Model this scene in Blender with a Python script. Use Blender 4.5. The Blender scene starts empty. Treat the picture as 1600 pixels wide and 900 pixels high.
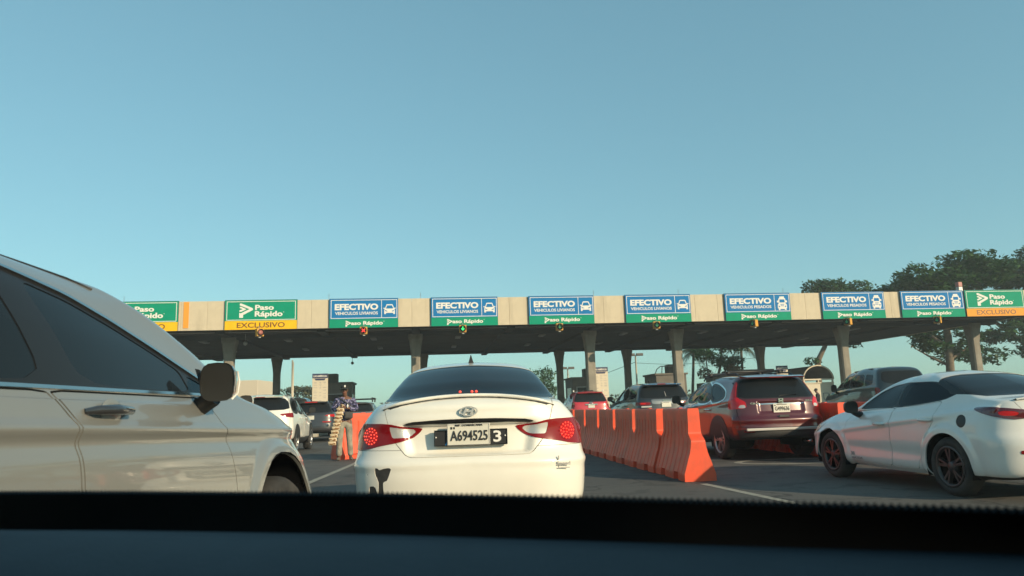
import bpy, bmesh, math, random
import numpy as np
from mathutils import Vector, Matrix

random.seed(7); rng = np.random.default_rng(7)
scene = bpy.context.scene
COL = scene.collection
R = math.radians

# ------------------------------------------------------------------ camera, sky, sun, exposure
PITCH, ROLL, CAM_H = 9.404, 1.85, 1.08
cam_data = bpy.data.cameras.new('camera')
cam_data.sensor_width = 36.0
cam_data.lens = 36.0 * 1140 / 1600
cam_data.clip_start = 0.02
cam_data.clip_end = 3000
cam_data.dof.use_dof = True
cam_data.dof.focus_distance = 14.0
cam_data.dof.aperture_fstop = 7.0
cam = bpy.data.objects.new('camera', cam_data)
COL.objects.link(cam)
cam.matrix_world = (Matrix.Translation((0, 0, CAM_H)) @ Matrix.Rotation(R(90 + PITCH), 4, 'X')
                    @ Matrix.Rotation(R(-ROLL), 4, 'Z'))
scene.camera = cam

SUN_DIR = Vector((0.74, -0.67, 0)).normalized()
SUN_EL = 19.0
world = bpy.data.worlds.new('World')
scene.world = world
world.use_nodes = True
wn = world.node_tree
bg = wn.nodes['Background']
sky = wn.nodes.new('ShaderNodeTexSky')
sky.sky_type = 'NISHITA'
sky.sun_disc = False
sky.sun_elevation = R(SUN_EL)
sky.sun_rotation = math.atan2(SUN_DIR.x, SUN_DIR.y)
sky.altitude = 0
sky.air_density = 1.0
sky.dust_density = 0.7
sky.ozone_density = 1.6
gam = wn.nodes.new('ShaderNodeGamma'); gam.inputs[1].default_value = 0.56
wn.links.new(sky.outputs[0], gam.inputs[0])
tint = wn.nodes.new('ShaderNodeMix')
tint.data_type = 'RGBA'; tint.blend_type = 'MULTIPLY'
tint.inputs[0].default_value = 1.0
tint.inputs[7].default_value = (.91, 1.48, 1.46, 1)
wn.links.new(gam.outputs[0], tint.inputs[6])
wn.links.new(tint.outputs[2], bg.inputs[0])
bg.inputs[1].default_value = 0.15

sun_data = bpy.data.lights.new('sun', 'SUN')
sun_data.energy = 4.3
sun_data.angle = R(0.6)
sun_data.color = (1.0, 0.80, 0.53)
sun = bpy.data.objects.new('sun', sun_data)
COL.objects.link(sun)
sd = Vector((SUN_DIR.x * math.cos(R(SUN_EL)), SUN_DIR.y * math.cos(R(SUN_EL)), math.sin(R(SUN_EL))))
sun.rotation_euler = sd.to_track_quat('Z', 'Y').to_euler()

scene.view_settings.view_transform = 'Standard'
scene.view_settings.look = 'None'
scene.view_settings.exposure = 0.35
scene.view_settings.gamma = 1.0
scene.view_settings.use_curve_mapping = False

# ------------------------------------------------------------------ materials
def mat(name, color, rough=0.5, metal=0.0, coat=0.0, spec=0.5, var=0.0, vscale=6.0, bump=0.0, bscale=40.0,
        emit=None, estr=0.0, dirt=None, dirt_amt=0.0, dscale=2.0, flake=0.0, rvar=0.0):
    m = bpy.data.materials.new(name)
    m.use_nodes = True
    nt = m.node_tree; N = nt.nodes; L = nt.links
    b = N['Principled BSDF']
    b.inputs['Base Color'].default_value = (*color, 1)
    b.inputs['Roughness'].default_value = rough
    b.inputs['Metallic'].default_value = metal
    b.inputs['Coat Weight'].default_value = coat
    b.inputs['Coat Roughness'].default_value = 0.04
    b.inputs['Specular IOR Level'].default_value = spec
    tc = N.new('ShaderNodeTexCoord')
    out = None
    if var or dirt_amt:
        base = N.new('ShaderNodeRGB'); base.outputs[0].default_value = (*color, 1); out = base.outputs[0]
        if var:
            n = N.new('ShaderNodeTexNoise'); n.inputs['Scale'].default_value = vscale; n.inputs['Detail'].default_value = 6
            L.new(tc.outputs['Object'], n.inputs['Vector'])
            mp = N.new('ShaderNodeMapRange'); mp.inputs[1].default_value = .3; mp.inputs[2].default_value = .7
            mp.inputs[3].default_value = 1 - var; mp.inputs[4].default_value = 1 + var
            L.new(n.outputs[0], mp.inputs[0])
            mx = N.new('ShaderNodeMix'); mx.data_type = 'RGBA'; mx.blend_type = 'MULTIPLY'; mx.inputs[0].default_value = 1
            L.new(out, mx.inputs[6]); L.new(mp.outputs[0], mx.inputs[7]); out = mx.outputs[2]
        if dirt_amt:
            n = N.new('ShaderNodeTexNoise'); n.inputs['Scale'].default_value = dscale; n.inputs['Detail'].default_value = 8
            n.inputs['Roughness'].default_value = .65
            L.new(tc.outputs['Object'], n.inputs['Vector'])
            mp = N.new('ShaderNodeMapRange'); mp.inputs[1].default_value = .42; mp.inputs[2].default_value = .75
            mp.inputs[3].default_value = 0; mp.inputs[4].default_value = dirt_amt
            L.new(n.outputs[0], mp.inputs[0])
            mx = N.new('ShaderNodeMix'); mx.data_type = 'RGBA'
            L.new(mp.outputs[0], mx.inputs[0]); L.new(out, mx.inputs[6])
            mx.inputs[7].default_value = (*(dirt or (.2, .16, .11)), 1); out = mx.outputs[2]
        L.new(out, b.inputs['Base Color'])
    if rvar:
        n = N.new('ShaderNodeTexNoise'); n.inputs['Scale'].default_value = 3; n.inputs['Detail'].default_value = 6
        L.new(tc.outputs['Object'], n.inputs['Vector'])
        mp = N.new('ShaderNodeMapRange'); mp.inputs[1].default_value = .3; mp.inputs[2].default_value = .7
        mp.inputs[3].default_value = max(0, rough - rvar); mp.inputs[4].default_value = rough + rvar
        L.new(n.outputs[0], mp.inputs[0]); L.new(mp.outputs[0], b.inputs['Roughness'])
    if bump:
        n = N.new('ShaderNodeTexNoise'); n.inputs['Scale'].default_value = bscale; n.inputs['Detail'].default_value = 4
        L.new(tc.outputs['Object'], n.inputs['Vector'])
        bp = N.new('ShaderNodeBump'); bp.inputs['Strength'].default_value = bump; bp.inputs['Distance'].default_value = .02
        L.new(n.outputs[0], bp.inputs['Height']); L.new(bp.outputs[0], b.inputs['Normal'])
    if emit:
        b.inputs['Emission Color'].default_value = (*emit, 1)
        b.inputs['Emission Strength'].default_value = estr
    return m

def paint(name, color, metal=0.0, rough=0.35, dirt=.12):
    return mat(name, color, rough=rough, metal=metal, coat=1.0, var=.03, vscale=2, dirt_amt=dirt, dirt=(.26, .21, .15), dscale=1.6)

M = dict(
    white=paint('white_paint', (.76, .735, .66)),
    white2=paint('white_paint_cool', (.70, .68, .63)),
    silver=mat('silver_paint', (.235, .237, .222), rough=.36, metal=.3, coat=.8, var=.03, vscale=2, dirt_amt=.14, dirt=(.22, .18, .13), dscale=1.6),
    darkgrey=paint('dark_grey_paint', (.035, .036, .040), metal=.3, dirt=.04),
    black=paint('black_paint', (.012, .013, .016), dirt=.04),
    bluegrey=paint('blue_grey_paint', (.010, .018, .022), metal=.3, dirt=.04),
    maroon=paint('maroon_paint', (.075, .004, .007), metal=.1, rough=.3, dirt=.03),
    red=paint('red_paint', (.50, .018, .03)),
    steel=paint('steel_paint', (.16, .18, .19), metal=.4, dirt=.04),
    glass=mat('tinted_glass', (.010, .013, .016), rough=.05, spec=.16, coat=0, dirt_amt=.02, dirt=(.3, .28, .25)),
    glass2=mat('clear_dark_glass', (.012, .017, .022), rough=.05, spec=.16),
    mirrorglass=mat('door_mirror_glass', (.055, .053, .048), rough=.3, metal=.6),
    rubber=mat('tyre_rubber', (.022, .021, .02), rough=.85, var=.25, vscale=14, dirt_amt=.5, dirt=(.09, .075, .06), dscale=5),
    plastic=mat('black_plastic', (.018, .018, .019), rough=.5, var=.15, vscale=10),
    trim=mat('gloss_black_trim', (.014, .014, .015), rough=.32, spec=.3),
    dark=mat('dark_cavity', (.006, .006, .007), rough=.9, spec=.1),
    chrome=mat('chrome', (.62, .61, .58), rough=.12, metal=1.0),
    badge=mat('satin_chrome', (.60, .59, .56), rough=.34, metal=.55),
    alloy=mat('alloy_rim', (.42, .41, .40), rough=.32, metal=.8, dirt_amt=.3),
    darkalloy=mat('dark_alloy_rim', (.055, .055, .06), rough=.35, metal=.7, dirt_amt=.3),
    lens=mat('red_lens', (.20, .003, .005), rough=.14, coat=.25, spec=.3),
    lens_sunlit=mat('sunlit_red_lens', (.48, .010, .016), rough=.14, coat=.3, spec=.4),  # red lens with sunlight put into its brighter colour
    lensdark=mat('smoked_red_lens', (.10, .004, .008), rough=.12, coat=1.0),
    lensclear=mat('clear_lens', (.52, .50, .47), rough=.18, coat=1.0, metal=.25),
    amber=mat('amber_lens', (.40, .16, .07), rough=.2, coat=1.0),
    brake=mat('brake_light_lit', (.32, .005, .006), rough=.2, spec=.3, emit=(1, .02, .015), estr=.14),
    led=mat('brake_led_lit', (.9, .1, .06), rough=.3, emit=(1, .05, .03), estr=.7),
    plate=mat('plate_white', (.62, .60, .52), rough=.4, var=.05),
    ink=mat('black_ink', (.012, .012, .014), rough=.6),
    inkwhite=mat('white_ink', (.72, .70, .66), rough=.65, spec=.12),
    barrier=mat('orange_barrier_plastic', (.80, .095, .038), rough=.42, var=.10, vscale=3, dirt_amt=.42, dirt=(.22, .085, .055), dscale=4, spec=.35),
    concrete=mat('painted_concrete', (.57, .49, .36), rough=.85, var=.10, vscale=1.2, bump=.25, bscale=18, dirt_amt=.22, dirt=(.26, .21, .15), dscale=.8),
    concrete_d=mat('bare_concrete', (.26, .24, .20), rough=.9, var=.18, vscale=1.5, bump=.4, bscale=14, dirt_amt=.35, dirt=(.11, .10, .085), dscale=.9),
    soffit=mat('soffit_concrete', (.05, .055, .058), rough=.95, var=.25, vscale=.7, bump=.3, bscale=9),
    booth=mat('booth_grey', (.115, .105, .09), rough=.7, var=.12, vscale=3),
    cream=mat('cream_panel', (.62, .55, .43), rough=.6, var=.06, vscale=2, dirt_amt=.15),
    signblue=mat('sign_blue', (.006, .165, .42), rough=.65, spec=.12, var=.05, vscale=2),
    signgreen=mat('sign_green', (.0, .26, .155), rough=.65, spec=.12, var=.05, vscale=2),
    signyellow=mat('sign_yellow', (.78, .46, .012), rough=.65, spec=.12, var=.05, vscale=2),
    signframe=mat('sign_frame', (.04, .07, .10), rough=.5),
    brownink=mat('brown_ink', (.17, .06, .01), rough=.5),
    orange=mat('orange_paint', (.75, .32, .05), rough=.65, spec=.12),
    housing=mat('lane_light_yellow', (.55, .27, .03), rough=.5, var=.1),
    redx=mat('red_signal_lit', (.4, .01, .01), emit=(1, .04, .03), estr=1.4),
    greena=mat('green_signal_lit', (.0, .3, .06), emit=(.03, 1, .22), estr=1.0),
    greendim=mat('green_signal_dim', (.0, .12, .05), emit=(.02, .5, .2), estr=.12),
    navy=mat('navy_print', (.022, .03, .09), rough=.5),
    greyink=mat('grey_print', (.36, .34, .33), rough=.6),
    metalgrey=mat('galvanised_metal', (.33, .33, .32), rough=.5, metal=.6),
    bark=mat('bark', (.15, .12, .085), rough=.95, var=.25, vscale=4, bump=.5, bscale=12),
    skin=mat('skin', (.16, .075, .045), rough=.55),
    shoe=mat('shoe', (.11, .095, .075), rough=.7),
    denim=mat('faded_denim', (.25, .235, .19), rough=.95, var=.4, vscale=6, bump=.9, bscale=14),
    capblack=mat('cap_fabric', (.02, .019, .018), rough=.9),
    bagdark=mat('bag_fabric', (.05, .05, .05), rough=.75, var=.2, vscale=9),
    packet=mat('snack_packet', (.50, .40, .26), rough=.45, var=.15, vscale=25),
    snack=mat('roasted_snack', (.26, .13, .05), rough=.7, var=.35, vscale=60),
    cloth_dark=mat('dark_cloth', (.02, .018, .022), rough=.9),
    dash=mat('dashboard_vinyl', (.040, .053, .064), rough=.66, spec=.35, var=.08, vscale=20, bump=.12, bscale=260),
    frit=mat('windshield_frit', (.004, .004, .005), rough=.35, spec=.3),
    cabin=mat('cabin_trim', (.05, .05, .05), rough=.9),
    sticker=mat('sticker_grey', (.30, .29, .28), rough=.5),
    stickerred=mat('sticker_red', (.35, .12, .10), rough=.5),
    bluesticker=mat('blue_sticker', (.05, .30, .62), rough=.5),
    scrape=mat('bare_plastic_lip_shade', (.03, .03, .03), rough=.7, var=.3, vscale=30),  # torn bumper plastic, also the painted shade under the boot lip
    mark=mat('road_marking_paint', (.34, .32, .26), rough=.85, var=.2, vscale=5, dirt_amt=.85, dirt=(.075, .072, .065), dscale=5),
    kerb=mat('kerb_concrete', (.42, .38, .30), rough=.9, var=.15),
)

def streaks(m, scale, amt, col):
    nt = m.node_tree; N = nt.nodes; L = nt.links; b = N['Principled BSDF']
    src = b.inputs['Base Color'].links[0].from_socket
    tc = N.new('ShaderNodeTexCoord'); mp = N.new('ShaderNodeMapping'); mp.inputs['Scale'].default_value = scale
    geo = N.new('ShaderNodeNewGeometry'); L.new(geo.outputs['Position'], mp.inputs['Vector'])
    n = N.new('ShaderNodeTexNoise'); n.inputs['Scale'].default_value = 1; n.inputs['Detail'].default_value = 5
    L.new(mp.outputs[0], n.inputs['Vector'])
    r = N.new('ShaderNodeMapRange'); r.inputs[1].default_value = .5; r.inputs[2].default_value = .72; r.inputs[3].default_value = 0; r.inputs[4].default_value = amt
    L.new(n.outputs[0], r.inputs[0])
    x = N.new('ShaderNodeMix'); x.data_type = 'RGBA'; L.new(r.outputs[0], x.inputs[0]); L.new(src, x.inputs[6]); x.inputs[7].default_value = (*col, 1)
    L.new(x.outputs[2], b.inputs['Base Color'])
streaks(M['concrete'], (2.6, 2.6, .35), .32, (.30, .25, .18))
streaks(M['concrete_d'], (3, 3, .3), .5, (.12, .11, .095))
streaks(M['barrier'], (3.5, 3.5, 1.2), .35, (.25, .085, .055))

def leaf_mat(name, c1, c2):
    m = bpy.data.materials.new(name); m.use_nodes = True
    nt = m.node_tree; N = nt.nodes; L = nt.links; b = N['Principled BSDF']
    b.inputs['Roughness'].default_value = .55
    g = N.new('ShaderNodeTexNoise'); g.inputs['Scale'].default_value = 1.1; g.inputs['Detail'].default_value = 9
    tc = N.new('ShaderNodeTexCoord'); L.new(tc.outputs['Object'], g.inputs['Vector'])
    mp = N.new('ShaderNodeMapRange'); mp.inputs[1].default_value = .36; mp.inputs[2].default_value = .64
    L.new(g.outputs[0], mp.inputs[0])
    mx = N.new('ShaderNodeMix'); mx.data_type = 'RGBA'
    mx.inputs[6].default_value = (*c1, 1); mx.inputs[7].default_value = (*c2, 1)
    L.new(mp.outputs[0], mx.inputs[0]); L.new(mx.outputs[2], b.inputs['Base Color'])
    tr = N.new('ShaderNodeBsdfTranslucent'); L.new(mx.outputs[2], tr.inputs['Color'])
    ad = N.new('ShaderNodeMixShader'); ad.inputs[0].default_value = .22
    L.new(b.outputs[0], ad.inputs[1]); L.new(tr.outputs[0], ad.inputs[2])
    L.new(ad.outputs[0], N['Material Output'].inputs['Surface'])
    return m
M['leaf'] = leaf_mat('broad_leaf', (.017, .062, .018), (.050, .125, .030))
M['leaf_dry'] = leaf_mat('dry_leaf', (.10, .085, .030), (.20, .15, .06))
M['palm'] = leaf_mat('palm_leaf', (.05, .07, .022), (.15, .14, .045))
M['leaf_soft'] = leaf_mat('feathery_leaf', (.06, .075, .032), (.12, .125, .055))

def asphalt():
    m = bpy.data.materials.new('asphalt'); m.use_nodes = True
    nt = m.node_tree; N = nt.nodes; L = nt.links; b = N['Principled BSDF']
    tc = N.new('ShaderNodeTexCoord')
    n1 = N.new('ShaderNodeTexNoise'); n1.inputs['Scale'].default_value = .35; n1.inputs['Detail'].default_value = 8
    n2 = N.new('ShaderNodeTexNoise'); n2.inputs['Scale'].default_value = 45; n2.inputs['Detail'].default_value = 3
    n3 = N.new('ShaderNodeTexNoise'); n3.inputs['Scale'].default_value = 2.2; n3.inputs['Detail'].default_value = 7
    for n in (n1, n2, n3): L.new(tc.outputs['Object'], n.inputs['Vector'])
    a = N.new('ShaderNodeValToRGB')
    a.color_ramp.elements[0].position = .3; a.color_ramp.elements[0].color = (.052, .050, .046, 1)
    a.color_ramp.elements[1].position = .7; a.color_ramp.elements[1].color = (.098, .092, .080, 1)
    L.new(n1.outputs[0], a.inputs[0])
    mp = N.new('ShaderNodeMapRange'); mp.inputs[1].default_value = .3; mp.inputs[2].default_value = .7
    mp.inputs[3].default_value = .75; mp.inputs[4].default_value = 1.3; L.new(n2.outputs[0], mp.inputs[0])
    x = N.new('ShaderNodeMix'); x.data_type = 'RGBA'; x.blend_type = 'MULTIPLY'; x.inputs[0].default_value = 1
    L.new(a.outputs[0], x.inputs[6]); L.new(mp.outputs[0], x.inputs[7])
    mp2 = N.new('ShaderNodeMapRange'); mp2.inputs[1].default_value = .55; mp2.inputs[2].default_value = .62
    mp2.inputs[3].default_value = 1; mp2.inputs[4].default_value = .62; L.new(n3.outputs[0], mp2.inputs[0])
    y = N.new('ShaderNodeMix'); y.data_type = 'RGBA'; y.blend_type = 'MULTIPLY'; y.inputs[0].default_value = 1
    L.new(x.outputs[2], y.inputs[6]); L.new(mp2.outputs[0], y.inputs[7])
    wv = N.new('ShaderNodeTexNoise'); wv.inputs['Scale'].default_value = 1.3; wv.inputs['Detail'].default_value = 5; L.new(tc.outputs['Object'], wv.inputs['Vector'])
    av = N.new('ShaderNodeVectorMath'); av.operation = 'MULTIPLY_ADD'; av.inputs[1].default_value = (.9, .9, .9)
    L.new(wv.outputs['Color'], av.inputs[0]); L.new(tc.outputs['Object'], av.inputs[2])
    vo = N.new('ShaderNodeTexVoronoi'); vo.feature = 'DISTANCE_TO_EDGE'; vo.inputs['Scale'].default_value = .32; L.new(av.outputs[0], vo.inputs['Vector'])
    cr = N.new('ShaderNodeMapRange'); cr.inputs[1].default_value = .004; cr.inputs[2].default_value = .010; cr.inputs[3].default_value = .45; cr.inputs[4].default_value = 1
    L.new(vo.outputs[0], cr.inputs[0])
    z = N.new('ShaderNodeMix'); z.data_type = 'RGBA'; z.blend_type = 'MULTIPLY'; z.inputs[0].default_value = 1
    L.new(y.outputs[2], z.inputs[6]); L.new(cr.outputs[0], z.inputs[7])
    L.new(z.outputs[2], b.inputs['Base Color'])
    b.inputs['Roughness'].default_value = .85
    bp = N.new('ShaderNodeBump'); bp.inputs['Strength'].default_value = .5; bp.inputs['Distance'].default_value = .01
    L.new(n2.outputs[0], bp.inputs['Height']); L.new(bp.outputs[0], b.inputs['Normal'])
    return m
M['asphalt'] = asphalt()
M['earth'] = mat('dry_grass_ground', (.10, .095, .045), rough=1, var=.3, vscale=.4)

def shirt_mat():
    m = bpy.data.materials.new('printed_shirt'); m.use_nodes = True
    nt = m.node_tree; N = nt.nodes; L = nt.links; b = N['Principled BSDF']
    tc = N.new('ShaderNodeTexCoord')
    n = N.new('ShaderNodeTexNoise'); n.inputs['Scale'].default_value = 15; n.inputs['Detail'].default_value = 2
    n.inputs['Distortion'].default_value = 1.5
    L.new(tc.outputs['Object'], n.inputs['Vector'])
    r = N.new('ShaderNodeValToRGB'); r.color_ramp.interpolation = 'CONSTANT'
    r.color_ramp.elements[0].position = 0; r.color_ramp.elements[0].color = (.014, .016, .035, 1)
    r.color_ramp.elements[1].position = .49; r.color_ramp.elements[1].color = (.09, .085, .22, 1)
    e = r.color_ramp.elements.new(.56); e.color = (.30, .28, .40, 1)
    e = r.color_ramp.elements.new(.63); e.color = (.02, .02, .05, 1)
    L.new(n.outputs[0], r.inputs[0]); L.new(r.outputs[0], b.inputs['Base Color'])
    b.inputs['Roughness'].default_value = .9
    return m
M['shirt'] = shirt_mat()

# ------------------------------------------------------------------ object helpers
def link(name, me, parent=None):
    o = bpy.data.objects.new(name, me)
    COL.objects.link(o)
    if parent is not None: o.parent = parent
    return o

def tag(o, label=None, cat=None, group=None, kind=None):
    if label: o['label'] = label
    if cat: o['category'] = cat
    if group: o['group'] = group
    if kind: o['kind'] = kind
    return o

def empty(name, label, cat, loc=(0, 0, 0), az=0.0, group=None):
    """az: heading in degrees, clockwise from +Y"""
    o = bpy.data.objects.new(name, None)
    COL.objects.link(o)
    o.location = loc; o.rotation_euler = (0, 0, -R(az)); o.empty_display_size = .3
    return tag(o, label, cat, group)

def copy_tree(o, parent=None):
    c = o.copy(); COL.objects.link(c)
    if parent is not None: c.parent = parent
    for ch in list(o.children): copy_tree(ch, c)
    return c

class MB:
    """collects solids and builds them as one mesh object"""
    def __init__(s): s.v = []; s.f = []; s.sm = []
    def add(s, vs, fs, smooth=False, mtx=None):
        b = len(s.v)
        if mtx is not None: vs = [tuple(mtx @ Vector(v)) for v in vs]
        s.v += [tuple(v) for v in vs]
        s.f += [tuple(i + b for i in f) for f in fs]
        s.sm += [smooth] * len(fs)
        return s
    def box(s, c, d, bev=0.0, mtx=None):
        x, y, z = d[0] / 2, d[1] / 2, d[2] / 2
        if bev <= 0:
            vs = [(c[0] + i * x, c[1] + j * y, c[2] + k * z) for i in (-1, 1) for j in (-1, 1) for k in (-1, 1)]
            fs = [(0, 1, 3, 2), (4, 6, 7, 5), (0, 4, 5, 1), (2, 3, 7, 6), (0, 2, 6, 4), (1, 5, 7, 3)]
            return s.add(vs, fs, False, mtx)
        bm = bmesh.new()
        bmesh.ops.create_cube(bm, size=1)
        for v in bm.verts: v.co = Vector((v.co.x * d[0] + c[0], v.co.y * d[1] + c[1], v.co.z * d[2] + c[2]))
        bmesh.ops.bevel(bm, geom=bm.edges[:], offset=bev, segments=2, profile=.5, affect='EDGES')
        bm.verts.index_update()
        vs = [tuple(v.co) for v in bm.verts]; fs = [tuple(v.index for v in f.verts) for f in bm.faces]
        bm.free()
        return s.add(vs, fs, False, mtx)
    def prism(s, pts, y0, y1, mtx=None, smooth=False):
        """polygon in XZ extruded along Y"""
        n = len(pts)
        vs = [(p[0], y0, p[1]) for p in pts] + [(p[0], y1, p[1]) for p in pts]
        fs = [tuple(range(n)), tuple(range(2 * n - 1, n - 1, -1))]
        fs += [(i, (i + 1) % n + 0, (i + 1) % n + n, i + n) for i in range(n)]
        return s.add(vs, fs, smooth, mtx)
    def tube(s, pts, rad, n=8, mtx=None, smooth=True, cap=True):
        pts = [Vector(p) for p in pts]
        rads = rad if isinstance(rad, (list, tuple)) else [rad] * len(pts)
        vs = []; fs = []
        up = Vector((0, 0, 1))
        prev = None
        for i, p in enumerate(pts):
            d = (pts[min(i + 1, len(pts) - 1)] - pts[max(i - 1, 0)]).normalized()
            if prev is None:
                a = d.orthogonal().normalized()
            else:
                a = (prev - d * prev.dot(d)).normalized()
            prev = a; b = d.cross(a)
            for k in range(n):
                t = 2 * math.pi * k / n
                vs.append(tuple(p + (a * math.cos(t) + b * math.sin(t)) * rads[i]))
        for i in range(len(pts) - 1):
            for k in range(n):
                fs.append((i * n + k, i * n + (k + 1) % n, (i + 1) * n + (k + 1) % n, (i + 1) * n + k))
        if cap:
            fs.append(tuple(range(n))); fs.append(tuple(range(len(pts) * n - 1, (len(pts) - 1) * n - 1, -1)))
        return s.add(vs, fs, smooth, mtx)
    def lathe(s, prof, n=24, axis='Z', c=(0, 0, 0), mtx=None, smooth=True, cap=True):
        """prof: (radius, height) list"""
        vs = []; fs = []
        for r, h in prof:
            for k in range(n):
                t = 2 * math.pi * k / n
                a, b = r * math.cos(t), r * math.sin(t)
                p = {'Z': (a, b, h), 'X': (h, a, b), 'Y': (a, h, b)}[axis]
                vs.append((p[0] + c[0], p[1] + c[1], p[2] + c[2]))
        for i in range(len(prof) - 1):
            for k in range(n):
                fs.append((i * n + k, i * n + (k + 1) % n, (i + 1) * n + (k + 1) % n, (i + 1) * n + k))
        if cap and prof[0][0] > 1e-4: fs.append(tuple(range(n - 1, -1, -1)))
        if cap and prof[-1][0] > 1e-4: fs.append(tuple(range((len(prof) - 1) * n, len(prof) * n)))
        return s.add(vs, fs, smooth, mtx)
    def ball(s, c, r, n=12, m=8, mtx=None):
        rr = r if isinstance(r, (tuple, list)) else (r, r, r)
        vs = []; fs = []
        for i in range(m + 1):
            a = math.pi * i / m
            for k in range(n):
                t = 2 * math.pi * k / n
                vs.append((c[0] + rr[0] * math.sin(a) * math.cos(t), c[1] + rr[1] * math.sin(a) * math.sin(t), c[2] + rr[2] * math.cos(a)))
        for i in range(m):
            for k in range(n):
                fs.append((i * n + k, (i + 1) * n + k, (i + 1) * n + (k + 1) % n, i * n + (k + 1) % n))
        return s.add(vs, fs, True, mtx)
    def mesh(s, name, material):
        me = bpy.data.meshes.new(name)
        me.from_pydata(s.v, [], s.f)
        me.polygons.foreach_set('use_smooth', s.sm)
        if material: me.materials.append(material)
        me.update()
        return me
    def build(s, name, material, parent=None):
        return link(name, s.mesh(name, material), parent)

_txt = {}
def text_geo(s, size, bold=0.0, extrude=0.004, align='CENTER', spacing=1.0):
    """lettering as verts and faces in the XZ plane, centred on the baseline middle, facing -Y"""
    key = (s, size, bold, extrude, align, spacing)
    if key in _txt: return _txt[key]
    cu = bpy.data.curves.new('lettering', 'FONT')
    cu.body = s; cu.size = size; cu.offset = bold; cu.extrude = extrude; cu.align_x = align; cu.align_y = 'CENTER'
    cu.resolution_u = 3; cu.space_character = spacing
    o = bpy.data.objects.new('lettering', cu); COL.objects.link(o)
    dg = bpy.context.evaluated_depsgraph_get()
    me = bpy.data.meshes.new_from_object(o.evaluated_get(dg), depsgraph=dg)
    vs = [(v.co.x, -v.co.z, v.co.y) for v in me.vertices]
    fs = [tuple(p.vertices) for p in me.polygons]
    bpy.data.objects.remove(o); bpy.data.curves.remove(cu); bpy.data.meshes.remove(me)
    _txt[key] = (vs, fs)
    return vs, fs
def fit_text(mb, s, cx, cz, w, h, bold=0.0, y=0.0, d=.012, spacing=1.0):
    """lettering scaled to fit a w by h box"""
    vs, fs = text_geo(s, 1.0, bold, .5, 'CENTER', spacing)
    x0 = min(v[0] for v in vs); x1 = max(v[0] for v in vs); z0 = min(v[2] for v in vs); z1 = max(v[2] for v in vs)
    sx = w / (x1 - x0); sz = h / (z1 - z0)
    mb.add([(cx + (v[0] - (x0 + x1) / 2) * sx, y + v[1] * d, cz + (v[2] - (z0 + z1) / 2) * sz) for v in vs], fs)

def frame_strip(mb, x0, x1, z0, z1, t, y0, y1):
    mb.box(((x0 + x1) / 2, (y0 + y1) / 2, z1 - t / 2), (x1 - x0, abs(y1 - y0), t))
    mb.box(((x0 + x1) / 2, (y0 + y1) / 2, z0 + t / 2), (x1 - x0, abs(y1 - y0), t))
    mb.box((x0 + t / 2, (y0 + y1) / 2, (z0 + z1) / 2), (t, abs(y1 - y0), z1 - z0 - 2 * t))
    mb.box((x1 - t / 2, (y0 + y1) / 2, (z0 + z1) / 2), (t, abs(y1 - y0), z1 - z0 - 2 * t))

# ------------------------------------------------------------------ ground and road
def sheet(name, pts, z, material, kind='structure', label=None):
    mb = MB(); mb.add([(x, y, z) for x, y in pts], [tuple(range(len(pts)))])
    o = mb.build(name, material); tag(o, kind=kind, label=label); return o
sheet('ground', [(-1500, -400), (1500, -400), (1500, 2400), (-1500, 2400)], 0.0, M['earth'])
sheet('road', [(-34, -40), (44, -40), (44, 130), (-34, 130)], 0.004, M['asphalt'])

def stripe(p, q, w, label=None, z=.008):
    p, q = Vector((*p, 0)), Vector((*q, 0)); n = (q - p).normalized().cross(Vector((0, 0, 1))) * w / 2
    mb = MB(); mb.add([(a.x, a.y, z) for a in (p + n, q + n, q - n, p - n)], [(0, 1, 2, 3)])
    return tag(mb.build('lane_marking', M['mark']), kind='structure')
stripe((3.25, 6.2), (2.48, 10.1), .11)
stripe((-3.15, 7.0), (-3.6, 17.0), .12)
stripe((-4.0, 23.0), (-4.7, 30.0), .12)
stripe((6.9, 14.0), (6.0, 24.0), .12)
# oval stroke painted on the lane in front of the white saloon
mb = MB()
n = 40; vs = []; fs = []
for i in range(n + 1):
    t = R(60) + R(265) * i / n
    ct, st = math.cos(t), math.sin(t)
    for k in (0, 1):
        rx, ry = (1.15, .62) if k else (1.01, .47)
        vs.append((5.0 + rx * ct - .05 * ry * st, 13.3 + ry * st, .008))
for i in range(n): fs.append((2 * i, 2 * i + 1, 2 * i + 3, 2 * i + 2))
mb.add(vs, fs); tag(mb.build('road_symbol', M['mark']), kind='structure')

# ------------------------------------------------------------------ toll canopy
CAN_Z0, CAN_Z1 = 5.88, 7.50
CAN_L, CAN_R, CAN_D = -31.0, 33.4, 22.0
canopy = empty('toll_canopy', 'long flat concrete toll plaza roof on flared columns with beige front panels', 'toll plaza', (0, 42, 0), -7)
pw = 1.40
npan = int((CAN_R - CAN_L) / pw)
pm = None
for i in range(npan):
    if pm is None:
        b = MB(); b.box((0, 0, 0), (pw - .009, .14, CAN_Z1 - CAN_Z0), .006); pm = b.mesh('fascia_panel', M['concrete'])
    o = link('fascia_panel', pm, canopy)
    o.location = (CAN_L + pw * (i + .5), .07 + random.uniform(-.004, .004), (CAN_Z0 + CAN_Z1) / 2)
b = MB()
b.box(((CAN_L + CAN_R) / 2, CAN_D / 2 + .1, 7.05), (CAN_R - CAN_L - .1, CAN_D - .3, .5))
b.box(((CAN_L + CAN_R) / 2, .26, 6.62), (CAN_R - CAN_L - .04, .2, 1.42))
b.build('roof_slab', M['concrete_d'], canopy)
b = MB()
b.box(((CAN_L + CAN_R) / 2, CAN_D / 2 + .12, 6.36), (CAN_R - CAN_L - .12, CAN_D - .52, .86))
b.build('soffit', M['soffit'], canopy)
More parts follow.
